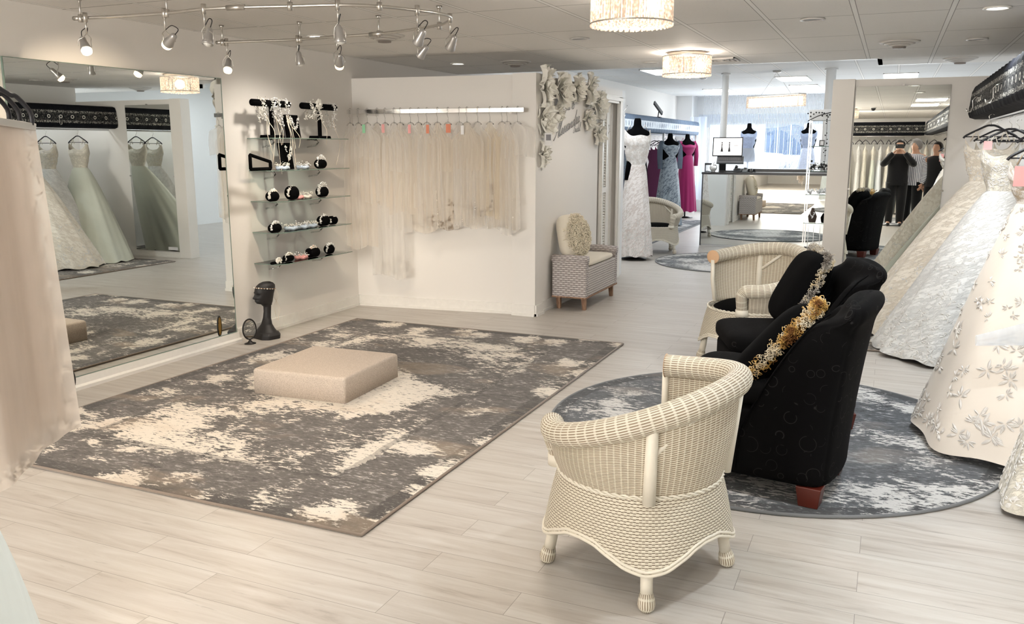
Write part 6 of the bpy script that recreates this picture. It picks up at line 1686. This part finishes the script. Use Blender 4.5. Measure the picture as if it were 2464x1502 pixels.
m.build('buds', BLACKM, tw, True); MB().tube([(EX0 + .19, EY0 - .02, 1.86), (EX0 + .195, EY0 - .02, 1.2)], .002, 4).build('hanging_strand', BLACKM, tw, True)
for k, (z, kind, lab) in enumerate(((1.50, 'frame', 'small dark picture frame on the top shelf of the glass tower'), (1.22, 'jewels', 'cluster of dark and silver necklaces on the second shelf of the glass tower'), (0.95, 'shell', 'white shell ornament on the middle shelf of the glass tower'), (0.62, 'necks', 'dark necklace busts on the fourth shelf of the glass tower'), (0.30, 'boxes', 'row of black ring boxes on the lowest shelf of the glass tower'))):
    t = thing({'frame': 'framed_photo', 'jewels': 'necklace_display', 'shell': 'shell_ornament', 'necks': 'necklace_bust', 'boxes': 'ring_box'}[kind], lab, 'display item', (-.76, 10.66, z + .001)); rg = random.Random(500 + k)
    if kind == 'frame': MB().box(-.03, .03, -.005, .005, 0, .07).build('frame_edge', BLACKP, t); MB().box(-.018, .018, -.007, -.005, .012, .058).build('photo', WHITEP, t)
    elif kind == 'boxes':
        m = MB(); m.box(-.12, -.03, -.04, .03, 0, .035); m.build('left_box', BLACKP, t); MB().box(.02, .11, -.04, .03, 0, .035).build('right_box', BLACKP, t)
    elif kind == 'necks':
        MB().lathe([(.04, 0), (.04, .01), (.05, .07), (.02, .14), (.015, .17), (.001, .17)], (-.05, 0, 0), 14, 1, .6).build('bust', plain('brown_velvet', (0.06, 0.04, 0.03, 1), .9), t, True)
        MB().lathe([(.03, 0), (.04, .06), (.015, .11), (.001, .11)], (.08, 0, 0), 14, 1, .6).build('small_bust', BLACKV, t, True)
        m = MB(); sparkle(m, [(-.08, -.04, .12), (-.05, -.05, .06), (-.03, -.04, .12)], 30, .004, rg); m.build('necklace', GEM, t, True)
    else:
        m = MB()
        for q in range(40 if kind == 'shell' else 60): m.ball((rg.uniform(-.12, .12), rg.uniform(-.04, .04), .012 + abs(rg.gauss(0, .022 if kind == 'shell' else .04))), rg.uniform(.008, .018), 6, 4)
        m.build('beads' if kind == 'jewels' else 'shell_cluster', WHITEP if kind == 'shell' else GEM, t, True)
        if kind == 'jewels': m = MB(); [m.ball((rg.uniform(-.1, .1), rg.uniform(-.04, .0), .015 + abs(rg.gauss(0, .04))), .014, 6, 4) for q in range(24)]; m.build('dark_stones', BLACKP, t, True)
t = thing('hanging_necklaces', 'long silver necklaces hanging under the fourth shelf of the glass tower', 'jewellery', (-.76, 10.53, .6)); m = MB(); rg = random.Random(9)
for x in (-.08, -.02, .05, .09): m.tube([(x, 0, .0), (x + .004, 0, -.15), (x, 0, -.34 + rg.uniform(0, .1))], .004, 5)
m.build('chains', GEM, t, True)

# ================================================================== SHOP WINDOW DISPLAY
BEADM = NT('acrylic_beads'); BEADM.sheer(0.55, (0.80, 0.86, 0.92, 1), .4); BEADM = BEADM.m
m = MB(); rg = random.Random(31)
for k in range(110):
    x = lerp(-3.95, -0.6, k / 109); zb = 1.5 + 0.35 * abs(sin(k * .09)) if k % 3 else 1.05; z = 2.60
    m.tube([(x, 19.75, z), (x, 19.75, zb)], .003, 3)
    while z > zb: m.ball((x, 19.75, z), .009 if rg.random() < .12 else .0055, 4, 3); z -= 0.085
bc = m.build('bead_curtain', BEADM); tag(bc, 'curtain of clear bead strings hanging over the shop window', 'bead curtain'); bc['kind'] = 'stuff'
t = thing('window_swag', 'sheer white fabric swagged above the shop window', 'curtain', (-2.3, 20.44, 2.1))
SWG = m_sheer('swag_voile', rgb(225, 233, 245), .62)
MB().grid(lambda u, v: (lerp(-1.9, 1.6, u), 0.03 * sin(40 * u) - .03 * v, lerp(0.12, -0.12 - 0.08 * abs(sin(3.3 * PI * u)), v)), 90, 10, uvf=lambda u, v: (u * 6, v)).build('voile', SWG, t, True)
t = thing('window_swag', 'long sheer white drape at the left side of the shop window', 'curtain', (-4.08, 19.7, 1.2))
MB().grid(lambda u, v: (lerp(-.16, .22, u), 0.05 * sin(16 * u), lerp(0.95, -0.9, v)), 40, 14, uvf=lambda u, v: (u * 2, v)).build('voile', SWG, t, True)
for px, lab, glab, sd in ((1800, 'clear headed dress form in the shop window left of the middle', 'sheer white gown with blue tinged bodice on the left window dress form', 71), (1942, 'dress form in the shop window near the glass tower', 'fitted pale gown on the right window dress form', 72)):
    c = at(px, 400, Y=19.2)
    dressform(lab, c.x, 19.1, PI / 2, 1.98, '', m_gown('window_bodice%d' % sd, rgb(150, 164, 190), 'lace'), SWG if sd == 71 else m_gown('window_skirt', rgb(196, 206, 226), 'lace'), (.36, .30) if sd == 71 else (.26, .22), 0.5, glabel=glab, seed=sd, gname='wedding_gown', waist=.42)
t = thing('twig_arrangement', 'bare silvery twigs in a low pot on the window ledge', 'plant', (-2.25, 20.15, WZ0)); rg = random.Random(3); m = MB()
for k in range(34):
    a = rg.uniform(-1.1, 1.1); L = rg.uniform(.35, .75); x0 = rg.uniform(-.5, .5)
    P = [Vector((x0 * .2, 0, .08)), Vector((x0 * .5 + .3 * sin(a) * L, rg.uniform(-.05, .05), L * .55 + .1)), Vector((x0 * .7 + .7 * sin(a) * L, rg.uniform(-.08, .08), L + .12))]
    m.tube(catmull(P, 4), .004, 4); m.tube([P[1], P[1] + Vector((rg.uniform(-.15, .15), 0, .16))], .003, 4)
m.build('twigs', plain('silver_twig', (0.30, 0.32, 0.38, 1), .6), t, True); MB().lathe([(.10, 0), (.13, .1), (.12, .1), (.001, .09)], (0, 0, 0), 16).build('pot', WHITEP, t, True)

# ================================================================== PEOPLE behind the camera (seen in the partition mirror)
SKIN = m_cloth('skin', rgb(214, 168, 142), .55); CLB = m_cloth('black_knit', (0.008, 0.008, 0.009, 1), .9)
HBLK = m_cloth('dark_hair', (0.015, 0.011, 0.01, 1), .6); HGRY = m_cloth('grey_curly_hair', rgb(140, 136, 134), .8)
def m_stripe():
    t = NT('navy_white_stripes'); x, y, z = t.sep(t.coord('UV'))
    s_ = t.math('GREATER_THAN', t.math('FRACT', t.math('MULTIPLY', x, 34.0)), 0.66)
    return t.set(base=t.mix(s_, rgb(232, 232, 236), rgb(60, 66, 92)), rough=.8)
STRIPE = m_stripe()
def skin_mesh(name, verts, edges, radii, root, mat, parent, sub=2):
    me = bpy.data.meshes.new(name); me.from_pydata(verts, edges, []); me.update()
    o = bpy.data.objects.new(name, me); COL.objects.link(o); o.parent = parent
    md = o.modifiers.new('skin', 'SKIN'); md.use_smooth_shade = True
    if not me.skin_vertices: me.skin_vertices.new()
    for i, r in enumerate(radii):
        rr = r if isinstance(r, tuple) else (r, r)
        me.skin_vertices[0].data[i].radius = rr; me.skin_vertices[0].data[i].use_root = (i == root)
    sb = o.modifiers.new('sub', 'SUBSURF'); sb.levels = sub; sb.render_levels = sub
    me.materials.append(mat)
    return o
def person(label, loc, rz, H, pose, skinm, top, hairm, hair, facing):
    t = thing('person', label, 'person', loc, rz)
    k = H / 1.68
    # front = +y. joints
    V = {'pel': (0, 0, .92), 'wst': (0, .01, 1.05), 'chs': (0, .0, 1.24), 'shd': (0, -.01, 1.37), 'nk': (0, 0, 1.43), 'hd0': (0, .012, 1.49), 'hd1': (0, .02, 1.56), 'hd2': (0, .005, 1.63)}
    R_ = {'pel': (.15, .11), 'wst': (.135, .10), 'chs': (.14, .095), 'shd': (.08, .06), 'nk': .052, 'hd0': (.065, .08), 'hd1': (.075, .09), 'hd2': (.06, .07)}
    E = [('pel', 'wst'), ('wst', 'chs'), ('chs', 'shd'), ('shd', 'nk'), ('nk', 'hd0'), ('hd0', 'hd1'), ('hd1', 'hd2')]
    for s_, q in ((-1, 'l'), (1, 'r')):
        V.update({q + 'hip': (s_ * .09, 0, .86), q + 'kn': (s_ * .10, .02, .48), q + 'an': (s_ * .10, -.01, .08), q + 'to': (s_ * .115, .13, .035)})
        R_.update({q + 'hip': .095, q + 'kn': .058, q + 'an': .04, q + 'to': .035})
        E += [('pel', q + 'hip'), (q + 'hip', q + 'kn'), (q + 'kn', q + 'an'), (q + 'an', q + 'to')]
        if pose == 'photo': A = {'sh': (s_ * .18, -.01, 1.36), 'el': (s_ * .27, .17, 1.22), 'wr': (s_ * .105, .215, 1.42)}
        else: A = {'sh': (s_ * .18, -.01, 1.35), 'el': (s_ * .22, -.03, 1.08), 'wr': (s_ * .20, .06, .84)}
        for n_, p in A.items(): V[q + n_] = p
        R_.update({q + 'sh': .062, q + 'el': .043, q + 'wr': .028})
        E += [('shd', q + 'sh'), (q + 'sh', q + 'el'), (q + 'el', q + 'wr')]
    names_ = list(V); idx = {n: i for i, n in enumerate(names_)}
    sc_ = lambda p: (p[0] * k, p[1] * k, p[2] * k)
    body = skin_mesh('body', [sc_(V[n]) for n in names_], [(idx[a], idx[b]) for a, b in E], [R_[n] for n in names_], 0, skinm, t)
    # hands
    for s_, q in ((-1, 'l'), (1, 'r')):
        w_ = Vector(sc_(V[q + 'wr'])); e_ = Vector(sc_(V[q + 'el'])); d = (w_ - e_).normalized()
        inn = Vector((-s_, 0, 0)); inn = (inn - d * inn.dot(d)).normalized(); up_ = d.cross(inn) * s_
        vs = [w_, w_ + d * .045, w_ + d * .08]; es = [(0, 1), (1, 2)]; rs = [(.022, .02), (.032, .016), (.034, .014)]
        for j, (o_, L) in enumerate(((-.027, .058), (-.009, .068), (.009, .064), (.026, .05))):
            b = w_ + d * .088 + up_ * o_; i0 = len(vs)
            vs += [b, b + d * L * .5 + inn * .012, b + d * L * .85 + inn * .034]; es += [(2, i0), (i0, i0 + 1), (i0 + 1, i0 + 2)]; rs += [.0095, .0085, .0075]
        i0 = len(vs); vs += [w_ + d * .04 + up_ * .035, w_ + d * .07 + up_ * .055 + inn * .015]; es += [(1, i0), (i0, i0 + 1)]; rs += [.011, .009]
        skin_mesh('hand', [tuple(v) for v in vs], es, rs, 0, SKIN, t)
    # face and hair
    hc = Vector(sc_(V['hd1']))
    def hf(u, v):
        a = 2 * PI * u; b = PI * (v - .5); x, y, z = cos(b) * cos(a), cos(b) * sin(a), sin(b)
        X_, Y_, Z_ = .076 * x, .094 * y, .118 * z - .01
        if y > 0:
            Y_ += .020 * math.exp(-(X_ / .013) ** 2 - ((Z_ + .012) / .02) ** 2) + .006 * math.exp(-(X_ / .02) ** 2 - ((Z_ + .052) / .007) ** 2)
            for s_ in (-1, 1): Y_ -= .008 * math.exp(-((X_ - s_ * .03) / .014) ** 2 - ((Z_ - .014) / .010) ** 2)
        X_ *= 1 - .22 * max(0, -z)
        return (hc.x + X_ * k, hc.y + Y_ * k, hc.z + Z_ * k)
    MB().grid(hf, 40, 28, cu=True).build('face', SKIN, t, True)
    for s_ in (-1, 1): MB().ball(hc + Vector((s_ * .078, -.005, -.01)) * k, .022, 8, 6, (.35, .7, 1.1)).build('ear', SKIN, t, True)
    rg = random.Random(len(label))
    lo = {'short': -.25, 'bob': -.75}[hair]
    def hr(u, v):
        a = 2 * PI * u; b = lerp(lo, PI / 2, v); y = sin(a) * cos(b)
        fr_ = 1.0 if y < .35 else (1.0 if b > .55 else .80)
        n_ = 1 + (.09 if hairm is HGRY else .03) * noise.noise(Vector((cos(a) * cos(b) * 6, y * 6, sin(b) * 6 + len(label))))
        r = (.098 if hairm is not HGRY else .112) * n_ * fr_
        return (hc.x + r * cos(a) * cos(b) * k, hc.y + (r * 1.08 * y - .012) * k, hc.z + (r * 1.12 * sin(b) + .02) * k)
    MB().grid(hr, 40, 20, cu=True).build('hair', hairm, t, True)
    # clothes: tunic, trousers shells
    def tun(u, v):
        a = 2 * PI * u; z = lerp(1.41, .80, v)
        P = [(1.41, .085, .075), (1.385, .18, .10), (1.33, .215, .125), (1.2, .19, .125), (1.02, .185, .13), (.80, .20, .14)]
        for i in range(5):
            if z >= P[i + 1][0] - 1e-6:
                f = (P[i][0] - z) / (P[i][0] - P[i + 1][0]); rx = lerp(P[i][1], P[i + 1][1], f); ry = lerp(P[i][2], P[i + 1][2], f); break
        w_ = 1 + .02 * sin(7 * a) * v
        return (rx * cos(a) * k * w_, ry * sin(a) * k * w_, z * k)
    MB().grid(tun, 48, 24, cu=True, uvf=lambda u, v: (u, v)).build('tunic', top, t, True)
    for s_, q in ((-1, 'l'), (1, 'r')):
        P = [sc_(V[q + n_]) for n_ in ('sh', 'el', 'wr')]; P[0] = (P[0][0] * .75, P[0][1], P[0][2] - .005)
        MB().tube(catmull([Vector(p) for p in P], 5), [lerp(.09, .045, (i / 10) ** .7) * k for i in range(11)], 14).build('sleeve', top, t, True)
        P = [sc_(V[q + 'hip']), sc_(V[q + 'kn']), (V[q + 'an'][0] * k, -.005, .06)]
        MB().tube(catmull([Vector(p) for p in P], 5), [lerp(.115, .065, i / 10) * k for i in range(11)], 16).build('trouser_leg', CLB, t, True)
        MB().ball((s_ * .112 * k, .06, .036), .048, 12, 8, (.9, 2.3, .75)).build('shoe', BLACKP, t, True)
    return t
ph = person('person in black tunic and trousers holding a phone up to take the photo', (0.11, -0.30, 0.0), 0, 1.62, 'photo', SKIN, CLB, HBLK, 'short', 0)
p2 = person('person with grey curly hair in a blue and white striped shirt', (0.40, -0.50, 0.0), math.radians(30), 1.62, 'stand', SKIN, STRIPE, HGRY, 'bob', 0)
p3 = person('person with dark bobbed hair and black clothes at the right', (0.76, -0.36, 0.0), math.radians(35), 1.58, 'stand', SKIN, CLB, HBLK, 'bob', 0)
t = thing('mobile_phone', 'black mobile phone held in front of the face of the person in black', 'phone', (0.11, -0.075, 1.50))
MB().box(-.078, .078, -.005, .004, -.037, .037).build('phone_body', BLACKP, t, bevel=.006)
MB().lathe([(.012, 0), (.012, .003), (.001, .003)], (-.05, .004, .018), 14, M=Matrix.Rotation(-PI / 2, 4, 'X')).build('camera_lens', DARKG, t, True)
